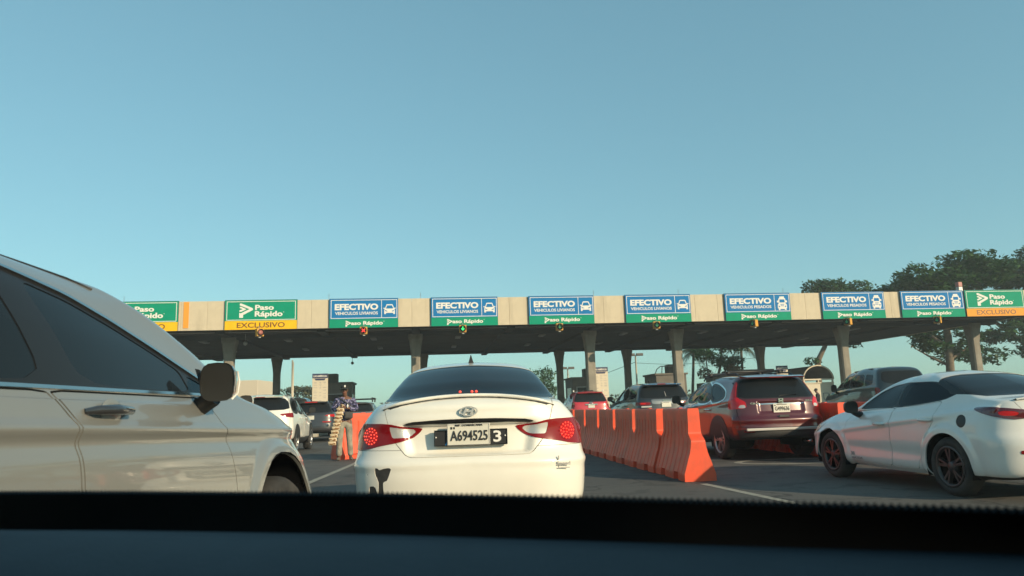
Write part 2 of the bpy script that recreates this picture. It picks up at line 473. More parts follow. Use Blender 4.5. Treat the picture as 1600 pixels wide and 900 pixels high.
b = MB(); b.box(((CAN_L + CAN_R) / 2, CAN_D, 6.68), (CAN_R - CAN_L, .16, 1.52)); b.build('rear_beam', M['soffit'], canopy)
b = MB(); b.box((CAN_R + .06, CAN_D / 2, 6.68), (.12, CAN_D - .3, 1.55)); b.build('end_panel', M['concrete'], canopy)
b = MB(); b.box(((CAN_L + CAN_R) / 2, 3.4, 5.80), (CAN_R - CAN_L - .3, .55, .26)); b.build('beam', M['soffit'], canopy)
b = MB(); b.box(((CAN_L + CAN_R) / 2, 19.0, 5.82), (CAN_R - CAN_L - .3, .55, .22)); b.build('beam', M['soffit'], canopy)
for u in (-27.5, -22, -16.6, -11, -5.6, 0, 5.4, 11.0, 16.6, 22.3, 27.5):
    b = MB(); b.box((u, CAN_D / 2 + .3, 5.845), (.45, CAN_D - 1.2, .17)); b.build('cross_beam', M['soffit'], canopy)

for u in (-19, -13.8, -8.4, -2.9, 2.7, 8.3, 13.9, 19.6, 25):
    for v in (6.5, 13.5):
        b = MB(); b.box((u, v, 5.88), (.35, 1.3, .10), .02); b.build('light_fitting', M['metalgrey'], canopy)
b = MB(); b.tube([(CAN_L + 1, 1.3, 5.89), (CAN_R - 1, 1.3, 5.89)], .035, 6); b.build('conduit', M['metalgrey'], canopy)
def column_mesh(flare):
    prof = [(0.31, 0.0), (.29, 1.2), (.275, 4.2), (.285, 4.55), (.33, 4.95), (.39 * flare, 5.4), (.43 * flare, 5.52), (.43 * flare, 5.78)]
    b = MB(); vs = []; fs = []
    for r, z in prof:
        c = r * .72
        for x, y in ((r, c), (c, r), (-c, r), (-r, c), (-r, -c), (-c, -r), (c, -r), (r, -c)): vs.append((x, y, z))
    for i in range(len(prof) - 1):
        for k in range(8): fs.append((i * 8 + k, i * 8 + (k + 1) % 8, i * 8 + 8 + (k + 1) % 8, i * 8 + 8 + k))
    b.add(vs, fs); return b.mesh('column', M['concrete_d'])
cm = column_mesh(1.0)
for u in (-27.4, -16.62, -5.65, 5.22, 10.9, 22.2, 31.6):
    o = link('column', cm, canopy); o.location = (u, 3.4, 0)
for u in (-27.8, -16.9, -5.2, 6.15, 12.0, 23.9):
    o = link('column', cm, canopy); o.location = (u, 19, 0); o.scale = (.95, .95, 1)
for u in (-21.6, -10.5, -5.3, 4.95, 10.2, 16.9):
    b = MB(); b.tube([(u, .5, 7.3), (u, .5, 7.5 + .42)], .012, 5); b.build('roof_rod', M['metalgrey'], canopy)
b = MB(); b.box((29.3, 1.2, 7.62), (.28, .28, .64), .02); p = b.build('beacon_post', M['metalgrey'], canopy)
b = MB(); b.box((29.3, 1.2, 8.10), (.30, .30, .32), .04); b.build('beacon', M['stickerred'], p)
b = MB(); b.box((-18.12, -.01, 6.74), (.28, .02, 1.45)); b.build('orange_strip', M['orange'], canopy)
for u, v in ((-15.5, 2.4), (-11.2, 21.6)):
    b = MB(); b.tube([(u, v, 5.9), (u, v, 5.45)], .02, 6); b.ball((u, v, 5.35), .13); b.build('dome_camera', M['metalgrey'], canopy)

CU = (math.cos(R(7)), math.sin(R(7)))
def can(u, v=0.0, z=0.0): return (CU[0] * u - CU[1] * v, 42 + CU[1] * u + CU[0] * v, z)

# ------------------------------------------------------------------ lane signs
LOGO_A = [(.02, 1), (.15, 1), (1, .66), (1, .54), (.28, .20), (.28, 0), (0, 0), (0, .36), (.10, .31), (.74, .60), (.02, .87)]
LOGO_B = [(.02, .77), (.13, .77), (.52, .60), (.13, .43), (.0, .43), (.0, .52), (.24, .60), (.02, .69)]
CAR_W = [(.06, 0), (.2, 0), (.2, .1), (.8, .1), (.8, 0), (.94, 0), (.94, .34), (.88, .42), (1, .46), (1, .54), (.9, .54), (.87, .49),
         (.76, .80), (.70, .84), (.30, .84), (.24, .80), (.13, .49), (.1, .54), (0, .54), (0, .46), (.12, .42), (.06, .34)]
CAR_B = [[(.2, .47), (.3, .74), (.7, .74), (.8, .47)], [(.13, .26), (.31, .21), (.31, .27), (.13, .34)], [(.87, .26), (.69, .21), (.69, .27), (.87, .34)]]
TRK_W = [(.12, 0), (.28, 0), (.28, .08), (.72, .08), (.72, 0), (.88, 0), (.88, .12), (.95, .14), (.95, .42), (.84, .47), (.86, .58), (1, .55), (1, .70),
         (.86, .70), (.82, .86), (.74, .88), (.72, 1.0), (.28, 1.0), (.26, .88), (.18, .86), (.14, .70), (0, .70), (0, .55), (.14, .58), (.16, .47), (.05, .42), (.05, .14), (.12, .12)]
TRK_B = [[(.24, .56), (.26, .78), (.74, .78), (.76, .56)], [(.32, .40), (.68, .40), (.68, .44), (.32, .44)], [(.34, .30), (.66, .30), (.66, .34), (.34, .34)],
         [(.14, .24), (.26, .22), (.26, .30), (.14, .33)], [(.86, .24), (.74, .22), (.74, .30), (.86, .33)]]
def place(poly, x, z, w, h): return [(x + p[0] * w, z + p[1] * h) for p in poly]

def sign_cash(u0, u1, label, heavy, gp):
    W = u1 - u0; H = 1.68
    t = empty('lane_sign', label, 'sign', can((u0 + u1) / 2, -.10, 5.85), -7, gp)
    X = lambda f: -W / 2 + f * W
    Z = lambda f: H * (1 - f)            # f from the top
    b = MB(); b.box((0, .04, H / 2), (W, .06, H), .006); b.build('backing_panel', M['signframe'], t)
    b = MB(); b.box((0, 0, (Z(0) + Z(.70)) / 2 - .012), (W - .03, .03, H * .70 - .024)); bp = b.build('blue_panel', M['signblue'], t)
    b = MB(); b.box((0, 0, (Z(.70) + .015) / 2), (W - .03, .03, H * .30 - .015)); gpn = b.build('green_panel', M['signgreen'], t)
    b = MB(); frame_strip(b, X(.022), X(.985), Z(.68), Z(.05), .033, -.021, -.015)
    b.box((X(.757), -.018, (Z(.05) + Z(.68)) / 2), (.03, .006, H * .6)); b.build('border', M['inkwhite'], bp)
    b = MB(); fit_text(b, 'EFECTIVO', X(.393), Z(.29), W * .63, H * .215, .045, -.02, .008)
    b.build('lettering', M['inkwhite'], bp); b = MB()
    fit_text(b, 'VEHICULOS PESADOS' if heavy else 'VEHICULOS LIVIANOS', X(.393), Z(.505), W * .62, H * .105, .024, -.02, .008)
    b.build('lettering', M['inkwhite'], bp)
    b = MB(); ico = TRK_W if heavy else CAR_W
    ix, iw, iz, ih = (X(.795), W * .155, Z(.64), H * .50) if heavy else (X(.785), W * .178, Z(.55), H * .40)
    b.prism(place(ico, ix, iz, iw, ih), -.024, -.016); sym = b.build('truck_symbol' if heavy else 'car_symbol', M['inkwhite'], bp)
    b = MB()
    for q in (TRK_B if heavy else CAR_B): b.prism(place(q, ix, iz, iw, ih), -.028, -.02)
    b.build('symbol_cutout', M['signblue'], t)
    b = MB(); lx, lw = X(.235), W * .078
    b.prism(place(LOGO_A, lx, Z(.955), lw, H * .20), -.024, -.016); b.prism(place(LOGO_B, lx, Z(.955), lw, H * .20), -.024, -.016)
    b.build('arrow_logo', M['inkwhite'], gpn)
    b = MB(); fit_text(b, 'aso Rápido', X(.545), Z(.858), W * .46, H * .165, .035, -.02, .008)
    b.lathe([(.0, -.02), (.022, -.02), (.022, -.015)], 8, 'Y', (X(.79), 0, Z(.79))); b.build('lettering', M['inkwhite'], gpn)
    return t

def sign_pass(u0, u1, label, gp, faded=False):
    W = u1 - u0; H = 1.68
    t = empty('lane_sign', label, 'sign', can((u0 + u1) / 2, -.10, 5.85), -7, gp)
    X = lambda f: -W / 2 + f * W
    Z = lambda f: H * (1 - f)
    b = MB(); b.box((0, .04, H / 2), (W, .06, H), .006); b.build('backing_panel', M['signframe'], t)
    b = MB(); b.box((0, 0, (Z(0) + Z(.70)) / 2 - .012), (W - .03, .03, H * .70 - .024)); g = b.build('green_panel', M['signgreen'], t)
    b = MB(); b.box((0, 0, (Z(.70) + .015) / 2), (W - .03, .03, H * .30 - .015)); yl = b.build('yellow_panel', M['orange'] if faded else M['signyellow'], t)
    b = MB(); frame_strip(b, X(.025), X(.978), Z(.68), Z(.05), .033, -.021, -.015); b.build('border', M['inkwhite'], g)
    b = MB(); b.prism(place(LOGO_A, X(.20), Z(.60), W * .185, H * .48), -.024, -.016)
    b.prism(place(LOGO_B, X(.20), Z(.60), W * .185, H * .48), -.024, -.016); b.build('arrow_logo', M['inkwhite'], g)
    b = MB(); fit_text(b, 'Paso', X(.545), Z(.26), W * .26, H * .175, .035, -.02, .008)
    b.build('lettering', M['inkwhite'], g); b = MB()
    fit_text(b, 'Rápido', X(.605), Z(.50), W * .385, H * .235, .035, -.02, .008)
    b.lathe([(.0, -.02), (.025, -.02), (.025, -.015)], 8, 'Y', (X(.81), 0, Z(.42))); b.build('lettering', M['inkwhite'], g)
    b = MB(); fit_text(b, 'EXCLUSIVO', X(.5), Z(.845), W * .66, H * .17, .012, -.02, .008); b.build('lettering', M['brownink'], yl)
    return t
GS = 'lane signs along the front of the toll roof'
sign_pass(-22.4, -18.5, 'green and yellow lane sign partly hidden by the silver car roof, beside the orange strip', GS)
sign_pass(-16.05, -12.15, 'green and yellow EXCLUSIVO lane sign on the left with a red lane light below it', GS)
sign_cash(-10.4, -6.57, 'blue EFECTIVO car sign above the lit red cross light', False, GS)
sign_cash(-4.72, -.88, 'blue EFECTIVO car sign above the bright green arrow light', False, GS)
sign_cash(.92, 4.80, 'blue EFECTIVO car sign above the red off-road wagon, third of the car signs', False, GS)
sign_cash(6.68, 10.70, 'blue EFECTIVO car sign next to the truck signs, rightmost with a car symbol', False, GS)
sign_cash(12.82, 16.98, 'blue EFECTIVO truck sign above the maroon wagon, leftmost with a truck symbol', True, GS)
sign_cash(19.0, 23.12, 'blue EFECTIVO truck sign in front of the domed treetop, middle of the truck signs', True, GS)
sign_cash(24.2, 28.45, 'blue EFECTIVO truck sign touching the green sign at the right end', True, GS)
sign_pass(28.55, 32.62, 'green and faded orange EXCLUSIVO lane sign at the far right end of the roof', GS, True)

# ------------------------------------------------------------------ lane lights
def lane_light(u, label, sym, turn):
    t = empty('lane_light', label, 'traffic light', can(u, -.36, 5.66), -7 + turn, 'lane lights under the toll signs')
    b = MB(); b.box((0, .02, 0), (.40, .26, .42), .02); b.build('housing', M['housing'], t)
    b = MB(); b.lathe([(.17, -.13), (.185, -.13), (.185, -.22), (.17, -.22), (.17, -.13)], 20, 'Y', cap=False); b.build('visor', M['trim'], t)
    b = MB(); b.lathe([(0, -.135), (.165, -.135), (.165, -.12)], 20, 'Y'); l = b.build('lens', M['dark'], t)
    b = MB()
    if sym == 'x':
        for s in (-1, 1): b.box((0, -.145, 0), (.25, .012, .05), 0, Matrix.Rotation(R(45 * s), 4, 'Y'))
        b.build('red_cross', M['redx'], l)
    elif sym == 'r':
        b.lathe([(0, -.15), (.13, -.145), (.13, -.14)], 16, 'Y'); b.build('red_disc', M['stickerred'], l)
    else:
        b.prism([(-.025, .12), (.025, .12), (.025, -.02), (.09, .03), (.09, -.03), (0, -.12), (-.09, -.03), (-.09, .03), (-.025, -.02)], -.15, -.14)
        b.build('green_arrow', M['greena'] if sym == 'g' else M['greendim'], l)
    b = MB(); b.box((.02, .05, -.25), (.12, .1, .06), .01); b.build('junction_box', M['inkwhite'], t)
    b = MB(); b.tube([(0, .06, .2), (0, .06, .34), (0, .30, .34)], .02, 6); b.build('bracket', M['metalgrey'], t)
lane_light(-14.1, 'yellow lane light under the left EXCLUSIVO sign, unlit red and turned to the left', 'r', -35)
lane_light(-8.48, 'yellow lane light showing a lit red cross', 'x', 0)
lane_light(-2.94, 'yellow lane light showing a bright green down arrow', 'g', 0)
lane_light(2.64, 'yellow lane light with a dim green arrow above the white sedan roof edge', 'd', 0)
lane_light(8.43, 'yellow lane light with a dim green arrow under the rightmost car sign', 'd', 6)
lane_light(14.43, 'yellow lane light turned aside under the leftmost truck sign', 'd', 62)
lane_light(20.42, 'yellow lane light turned aside in front of a flared column head', 'd', 58)
lane_light(26.31, 'yellow lane light turned aside under the truck sign nearest the right end', 'd', 50)

# ------------------------------------------------------------------ islands, booths, price boards
for u in (-16.7, -11.2, -5.5, .0, 5.6, 11.4, 17.0, 23.0):
    x, y, _ = can(u, 9)
    b = MB(); b.box((0, 0, .09), (1.5, 26, .16), .03)
    o = b.build('traffic_island', M['kerb']); o.location = (x, y, 0); o.rotation_euler = (0, 0, R(7)); tag(o, kind='structure')

def booth(x, y, az, label, w=1.75, d=2.6, h=3.1, ac=0, rail=False):
    t = empty('toll_booth', label, 'toll booth', (x, y, .17), az, 'toll booths under the canopy')
    h -= .17
    b = MB(); b.box((0, 0, h / 2), (w, d, h), .02); b.build('wall', M['booth'], t)
    b = MB(); b.box((0, 0, h + .05), (w + .2, d + .2, .12), .02); b.build('roof', M['booth'], t)
    for sx in (-1, 1):
        b = MB(); b.box((sx * (w / 2), -.2, 1.75), (.05, 1.5, .95)); b.build('window', M['glass'], t)
    b = MB(); b.box((.0, -d / 2, 1.75), (w * .66, .05, 1.0)); wd = b.build('window', M['glass'], t)
    b = MB(); frame_strip(b, -w * .36, w * .36, 1.22, 2.28, .06, -d / 2 - .05, -d / 2 + .01); b.build('window_frame', M['metalgrey'], wd)
    if ac:
        b = MB(); b.box((ac * w * .28, .2, h + .40), (.75, .8, .68), .02); b.build('air_conditioner', M['booth'], t)
    if rail:
        b = MB()
        b.tube([(-w / 2, -d / 2 + .1, h + .1), (-w / 2 + .12, -d / 2 + .1, h + .38), (-w / 2 + .38, -d / 2 + .1, h + .58), (w / 2, -d / 2 + .1, h + .60)], .03, 6)
        b.tube([(-w / 2 + .45, -d / 2 + .1, h + .1), (-w / 2 + .5, -d / 2 + .1, h + .58)], .03, 6)
        b.build('railing', M['metalgrey'], t)
booth(-12.0, 50.3, -7, 'dark grey toll booth with a tall roof unit behind the hawker', 1.85, 2.6, 3.1, -1)
booth(4.75, 52.3, -7, 'grey toll booth with a roof unit behind the red off-road wagon', 1.9, 2.6, 3.0, 1)
booth(10.3, 50.5, -7, 'grey toll booth with a curved roof rail behind the black off-road wagon', 2.1, 2.6, 3.0, 1, True)
booth(16.6, 52.5, -7, 'grey toll booth showing only its top above the maroon wagon', 2.5, 2.6, 3.15)

def price_board(x, y, az, label, w, h, z0):
    t = empty('price_board', label, 'price board', (x, y, .17), az, 'price boards at the toll lanes')
    z0 -= .17
    b = MB(); b.box((0, 0, z0 + h / 2), (w, .07, h), .008); pn = b.build('panel', M['cream'], t)
    b = MB(); b.box((0, -.04, z0 + h - .13), (w, .02, .27)); hd = b.build('header', M['navy'], t)
    b = MB(); fit_text(b, 'LAS AMÉRICAS', 0, z0 + h - .13, w * .84, .14, .03, -.055, .006); b.build('lettering', M['inkwhite'], hd)
    b = MB(); b.prism([(-w * .36, z0 + h - .29), (w * .36, z0 + h - .29), (w * .28, z0 + h - .40), (-w * .28, z0 + h - .40)], -.045, -.036); b.build('subheader', M['navy'], t)
    b = MB(); rr = random.Random(int(x * 10))
    for i in range(11):
        z = z0 + h - .52 - i * .155
        if z < z0 + .1: break
        for x0, ww in ((-.3, .22), (.02, .12), (.3, .2)):
            if rr.random() < .72: b.box((x0 * w, -.039, z + rr.uniform(-.01, .01)), (ww * w * rr.uniform(.6, 1.2), .006, .028))
            if rr.random() < .5: b.box((x0 * w, -.039, z - .045), (ww * w * rr.uniform(.5, 1), .006, .022))
    b.build('price_lines', M['greyink'], t)
    for s in (-1, 1):
        b = MB(); b.box((s * w * .36, .06, (z0 + h * .8) / 2), (.07, .05, z0 + h * .8)); b.build('post', M['metalgrey'], t)
price_board(-11.78, 44.4, -7, 'cream price board with dark header beside the hawker and the dark booth', .92, 2.5, 1.05)
price_board(5.42, 46.4, -7, 'cream price board with navy header rising behind the red off-road wagon', .93, 2.5, 1.0)
price_board(18.25, 50.2, -7, 'small cream price board in front of the curved shelter roof', .82, 2.2, 1.2)

# shelter with a barrel roof
sh = empty('barrel_roof_shelter', 'small cream shelter with a rounded barrel roof behind the dark van', 'shelter', (20.1, 48.8, .004), -4)
b = MB(); vs = []; fs = []; n = 16
for L_ in (0, 1):
    for k in range(n + 1):
        a = math.pi * k / n
        for r in (1.05, 1.0): vs.append((r * math.cos(a), L_ * 5.2, 2.36 + .88 * r * math.sin(a)))
m2 = 2 * (n + 1)
for k in range(n):
    fs += [(2 * k, 2 * k + 2, m2 + 2 * k + 2, m2 + 2 * k), (2 * k + 1, m2 + 2 * k + 1, m2 + 2 * k + 3, 2 * k + 3), (2 * k, 2 * k + 1, 2 * k + 3, 2 * k + 2), (m2 + 2 * k, m2 + 2 * k + 2, m2 + 2 * k + 3, m2 + 2 * k + 1)]
b.add(vs, fs); b.build('roof', M['booth'], sh)
b = MB()
pts = [(1.03 * math.cos(math.pi * k / 16), -.02, 2.36 + .91 * math.sin(math.pi * k / 16)) for k in range(17)]
b.tube(pts, .05, 6); b.build('roof_arch', M['cream'], sh)
b = MB(); b.box((0, .05, 2.36), (2.1, .1, .09)); b.box((0, .05, 2.13), (2.1, .08, .07)); b.box((.0, .05, 2.25), (.08, .08, .2)); b.build('crossbar', M['cream'], sh)
b = MB(); b.box((.08, .1, 1.05), (1.86, .06, 2.1), .01); wl = b.build('front_panel', M['cream'], sh)
b = MB(); b.box((.45, .06, 1.25), (.36, .015, .42)); nt_ = b.build('notice', M['navy'], wl)
b = MB(); b.box((.45, .048, 1.25), (.30, .012, .36)); b.box((.45, .042, 1.33), (.2, .012, .05)); b.box((.45, .042, 1.2), (.06, .012, .2)); b.build('notice_sheet', M['cream'], wl)
for x_, y_ in ((-.98, .05), (.98, .05), (-.98, 5.1), (.98, 5.1)):
    b = MB(); b.box((x_, y_, 1.2), (.1, .1, 2.4), .01); b.build('post', M['cream'], sh)
b = MB(); b.box((-.98, 2.9, .6), (.06, 4.0, 1.2)); b.build('side_wall', M['booth'], sh)
b = MB(); b.box((-3.6, 5.2, 1.25), (5.0, 3.0, 2.5), .03); b.box((-4.6, 4.6, 2.75), (2.4, 1.6, .5), .03)
o = b.build('kiosk_block', M['booth']); o.location = (20.1, 48.8, 0); o.rotation_euler = (0, 0, R(4))
tag(o, 'low dark service block joined behind the price board and shelter', 'kiosk')

o = MB().box((0, 0, 2.4), (3.6, 7, 4.8), .03).build('white_building', M['cream']); o.location = (-27.9, 78, .004)
tag(o, 'plain cream white block building far off behind the silver car mirror', 'building')

def mast(x, y, h, label, heads):
    t = empty('light_mast', label, 'light mast', (x, y, .004), 0, 'tall light poles beyond the toll plaza')
    b = MB(); b.tube([(0, 0, 0), (0, 0, h)], [.14, .08], 8); b.build('pole', M['cream'], t)
    for s in heads:
        b = MB(); b.box((s * .45, 0, h + .1), (.75, .4, .28), .04); b.tube([(0, 0, h), (s * .45, 0, h + .02)], .04, 6); b.build('lamp_head', M['booth'], t)
mast(6.5, 90, 5.7, 'thin light mast with twin heads left of the grey booth', (-1, 1))
mast(13.25, 80, 6.4, 'cream light mast with twin heads beside the small palm', (-1, 1))
mast(-24.2, 80, 6.9, 'thin white pole without lamp heads rising from the windswept tree', ())
mast(-25.5, 84, 7.4, 'thin grey pole close behind a rear column on the left', ())
def wire(pts, label):
    b = MB(); b.tube(pts, .025, 4)
    tag(b.build('overhead_wire', M['dark']), label, 'wire')
wire([(13.25, 80, 5.6), (17, 80, 5.3), (22, 80, 5.35), (27, 80, 5.8)], 'thin overhead wire running right from the cream mast')
wire([(13.25, 80, 5.7), (10, 84, 4.6), (6.5, 90, 4.1), (2.5, 94, 4.3)], 'thin overhead wire sagging between the two light masts')

# ------------------------------------------------------------------ trees
def leaf_mesh(name, blobs, size, material, flat=.5, seed=0, parent=None, shell=.35):
    """blobs: (centre, radii, number); many small leaf faces through each volume"""
    g = np.random.default_rng(seed)
    P = []
    for c, r, n in blobs:
        d = g.normal(size=(n, 3)); d /= np.linalg.norm(d, axis=1)[:, None]
        rad = (shell + (1 - shell) * g.random(n)) ** .6
        lump = 1 + .22 * np.sin(d[:, 0] * 5 + seed) * np.cos(d[:, 1] * 4 + seed * 2) + .15 * np.sin(d[:, 2] * 9 + d[:, 0] * 7)
        P.append(np.array(c) + d * np.array(r) * (rad * lump)[:, None])
    P = np.concatenate(P); n = len(P)
    nrm = g.normal(size=(n, 3)); nrm[:, 2] = np.abs(nrm[:, 2]) + flat; nrm /= np.linalg.norm(nrm, axis=1)[:, None]
    a = np.cross(nrm, g.normal(size=(n, 3))); a /= np.linalg.norm(a, axis=1)[:, None]
    b = np.cross(nrm, a)
    s = size * (.6 + .8 * g.random(n))[:, None]
    V = np.stack([P - a * s, P + b * s * .42 - a * s * .1, P + a * s, P - b * s * .42 - a * s * .1], 1).reshape(-1, 3)
    F = np.arange(4 * n).reshape(-1, 4)
    me = bpy.data.meshes.new(name)
    me.vertices.add(len(V)); me.vertices.foreach_set('co', V.astype('f').ravel())
    me.loops.add(4 * n); me.loops.foreach_set('vertex_index', F.ravel().astype('i'))
    me.polygons.add(n); me.polygons.foreach_set('loop_start', np.arange(0, 4 * n, 4, dtype='i'))
    me.materials.append(material); me.update(calc_edges=True)
    return link(name, me, parent)

def tree(x, y, label, trunk, branches, blobs, size=.2, material=None, flat=.5, seed=1, dry=None):
    t = empty('tree', label, 'tree', (x, y, .004), 0, 'trees beyond the toll plaza')
    b = MB()
    b.tube([p[:3] for p in trunk], [p[3] for p in trunk], 8)
    for br in branches: b.tube([p[:3] for p in br], [p[3] for p in br], 6)
    b.build('trunk', M['bark'], t)
    leaf_mesh('crown', blobs, size, material or M['leaf'], flat, seed, t)
    if dry: leaf_mesh('dry_leaves', dry, size, M['leaf_dry'], flat, seed + 50, t)
    return t
def scatter(n, x, y, z, r, num, seed):
    g = random.Random(seed)
    return [((g.uniform(*x), g.uniform(*y), g.uniform(*z)), tuple(q * g.uniform(.7, 1.25) for q in r), num) for _ in range(n)]
# big tree right of the toll roof
bl = scatter(7, (-4.4, -.6), (-2.5, 2.5), (9.4, 11.2), (1.7, 1.7, .75), 620, 3) + scatter(7, (-1.6, 4.0), (-2.5, 2.5), (10.0, 12.4), (1.8, 1.8, .8), 640, 4) + \
     scatter(6, (-4.9, -.6), (-2.5, 2.5), (5.0, 7.4), (1.2, 1.3, .6), 340, 5) + scatter(7, (-1.3, 2.2), (-2, 2), (3.0, 6.6), (1.0, 1.2, .7), 210, 6) + scatter(4, (1, 4.5), (-2, 2), (7, 9.5), (1.5, 1.5, .7), 300, 8)
tree(36.8, 62, 'large dark layered tree with two trunks near the right end of the toll roof',
     [(0, 0, 0, .42), (-.1, 0, 3, .34), (.1, 0, 6, .28), (-.3, 0, 9, .2), (-.5, 0, 11, .1)],
     [[(0, 0, 5, .2), (-1.6, 0, 6.2, .14), (-3.6, .4, 6.9, .06)], [(0, 0, 7, .2), (2, .2, 8.6, .14), (3.6, 0, 10.6, .06)], [(-.1, 0, 8, .18), (-2, 0, 9.4, .12), (-4, 0, 10.2, .05)],
      [(0, 0, 3.4, .12), (-1.5, .5, 4.4, .08), (-3, .3, 5.3, .03)], [(0, 0, 4, .1), (1.2, -.3, 4.8, .07), (2, 0, 5.8, .03)]], bl, .23, None, .9, 11)
bl = scatter(9, (-5.2, 1.5), (-3, 3), (10.2, 12.6), (2.0, 2.0, .9), 700, 13) + scatter(7, (0, 6.5), (-3, 3), (11, 13.6), (2.1, 2.1, .9), 680, 14) + \
     scatter(9, (-5.6, 1.6), (-2.5, 2.5), (3.6, 8.4), (1.6, 1.6, .85), 540, 15) + scatter(6, (1, 6), (-2.5, 2.5), (3.5, 8), (1.6, 1.6, .9), 360, 16)
tree(46.6, 66, 'large dark spreading tree at the right edge behind the green lane sign',
     [(0, 0, 0, .5), (0, 0, 4, .4), (.3, 0, 8, .3), (.2, 0, 12, .12)],
     [[(0, 0, 5, .25), (-3, 0, 7.5, .15), (-5, 0, 8, .06)], [(.2, 0, 7, .22), (-3, .3, 10, .14), (-5, 0, 11.5, .06)], [(.2, 0, 7, .2), (3, 0, 10, .12), (5, 0, 12, .05)]], bl, .24, None, .9, 17)
bl = scatter(14, (-1.0, 4.6), (-2.5, 2.5), (10.9, 12.6), (1.4, 1.5, .8), 480, 23) + scatter(4, (-2.2, -.2), (-1, 1), (10.2, 11), (1, 1, .5), 200, 24)
tree(31.4, 75, 'tall tree with a rounded domed crown showing above the toll roof, trunk leaning',
     [(-.5, 0, 0, .34), (-.45, 0, 4.4, .30), (-.2, 0, 5.2, .27), (.5, 0, 6.4, .24), (1.2, 0, 8.4, .2), (2, 0, 11, .1)],
     [[(1.2, 0, 8, .15), (0, 0, 9.8, .08)], [(1.2, 0, 8.4, .15), (3.4, 0, 10.6, .07)]], bl + [((-1.1, -.4, 4.9), (.9, .6, .45), 130), ((3.5, 0, 6.4), (.8, .8, .35), 60)], .21, M['leaf'], .7, 21)
tree(2.6, 86, 'round bright green tree behind the right roof pillar of the white sedan',
     [(0, 0, 0, .3), (0, 0, 3, .2)], [], scatter(12, (-1.6, 1.5), (-1.5, 1.5), (2.6, 4.9), (1.2, 1.2, .9), 260, 31), .19, M['leaf'], .6, 31)
tree(20.2, 72, 'half dry broad tree between the two palms behind the toll roof',
     [(-.8, 0, 0, .2), (-.6, 0, 2.5, .16), (.1, 0, 5, .12), (.3, 0, 7.5, .06)], [[(-.6, 0, 2.4, .1), (-1.3, 0, 4, .07), (-1.4, 0, 6, .04)], [(-.5, 0, 3, .1), (.9, 0, 4.6, .06), (1.6, 0, 6, .03)]],
     scatter(9, (-2.0, 2.2), (-1.5, 1.5), (4.7, 7.0), (1.0, 1.0, .6), 260, 41), .17, M['leaf'], .6, 41, dry=scatter(8, (-1.9, 1.7), (-1, 1), (2.6, 4.6), (.75, .8, .5), 200, 42))
tree(-28.6, 95, 'low feathery windswept tree behind a rear column on the left',
     [(0, 0, 0, .3), (.1, 0, 2.6, .2), (.6, 0, 3.6, .1)], [[(.1, 0, 2.4, .1), (-1.5, 0, 3.6, .05)], [(.2, 0, 2.6, .1), (2, 0, 4.0, .05)]],
     scatter(14, (-2.8, 2.6), (-1.5, 1.5), (3.1, 4.5), (1.3, 1.2, .30), 160, 51), .2, M['leaf_soft'], .3, 51)
tree(-33.2, 92, 'small rounded bush tree beside the cream white building',
     [(0, 0, 0, .2), (0, 0, 2, .12)], [], scatter(7, (-2.5, 2.2), (-1, 1), (2.2, 3.7), (1.1, 1, .6), 160, 61), .2, M['leaf_soft'], .5, 61)

def palm(x, y, h, label, nf=18, length=2.9, lean=.4, seed=0):
    t = empty('palm_tree', label, 'palm tree', (x, y, .004), 0, 'palms beyond the toll plaza')
    g = random.Random(seed)
    b = MB(); b.tube([(0, 0, 0), (lean * .3, 0, h * .4), (lean * .8, 0, h * .8), (lean, 0, h)], [.22, .15, .13, .15], 8); b.build('trunk', M['bark'], t)
    b = MB()
    for i in range(nf):
        a = 2 * math.pi * i / nf + g.uniform(-.2, .2); el = g.uniform(-.35, 1.0); L_ = length * g.uniform(.8, 1.1)
        pts = []; n = 14
        for k in range(n + 1):
            s = k / n
            rr = L_ * s * math.cos(el * (1 - .5 * s)); zz = L_ * (math.sin(el) * s - .75 * s * s - (.25 if el < 0 else 0) * s * s)
            pts.append(Vector((lean + rr * math.cos(a), rr * math.sin(a), h + zz)))
        b.tube(pts, [.035 * (1 - .8 * k / n) for k in range(n + 1)], 4)
        for k in range(1, n + 1):
            d = (pts[k] - pts[k - 1]).normalized(); sd_ = d.cross(Vector((0, 0, 1))).normalized()
            ll = .62 * math.sin(math.pi * min(1, .15 + .82 * k / n)) * length / 2.9
            for s in (-1, 1):
                for q in (0, .5):
                    p = pts[k - 1].lerp(pts[k], q)
                    tip = p + (sd_ * s * .75 + d * .55 + Vector((0, 0, -.55 - g.random() * .35))) * ll
                    b.add([p, p + d * .06, tip], [(0, 1, 2)])
    b.build('fronds', M['palm'], t)
palm(17.9, 75, 6.3, 'tall palm with hanging fronds left of the half dry tree', 20, 2.7, .5, 3)
palm(23.5, 76, 6.9, 'tall palm with hanging fronds right of the half dry tree', 18, 2.8, .1, 4)
palm(14.3, 90, 2.6, 'small young palm at the foot of the cream light mast', 14, 1.6, .1, 5)
g_ = np.random.default_rng(77)
o = leaf_mesh('distant_wood', [((x, 150 + g_.uniform(-8, 8), 1.4), (5, 4, 1.7 + g_.uniform(0, .9)), 190) for x in np.arange(-120, 175, 6.0)], .5, M['leaf_soft'], .6, 77)
tag(o, kind='stuff')

# ------------------------------------------------------------------ car body surfaces
def superarc(w, b, n, m):
    """quarter of a superellipse from (0,0) to (w,b), m points evenly along its length"""
    t = np.linspace(0, math.pi / 2, 400)
    x = w * np.sin(t) ** (2 / n); y = b * (1 - np.cos(t) ** (2 / n))
    s = np.concatenate([[0], np.cumsum(np.hypot(np.diff(x), np.diff(y)))]); s /= max(s[-1], 1e-9)
    q = np.linspace(0, 1, m)
    return np.interp(q, s, x), np.interp(q, s, y)

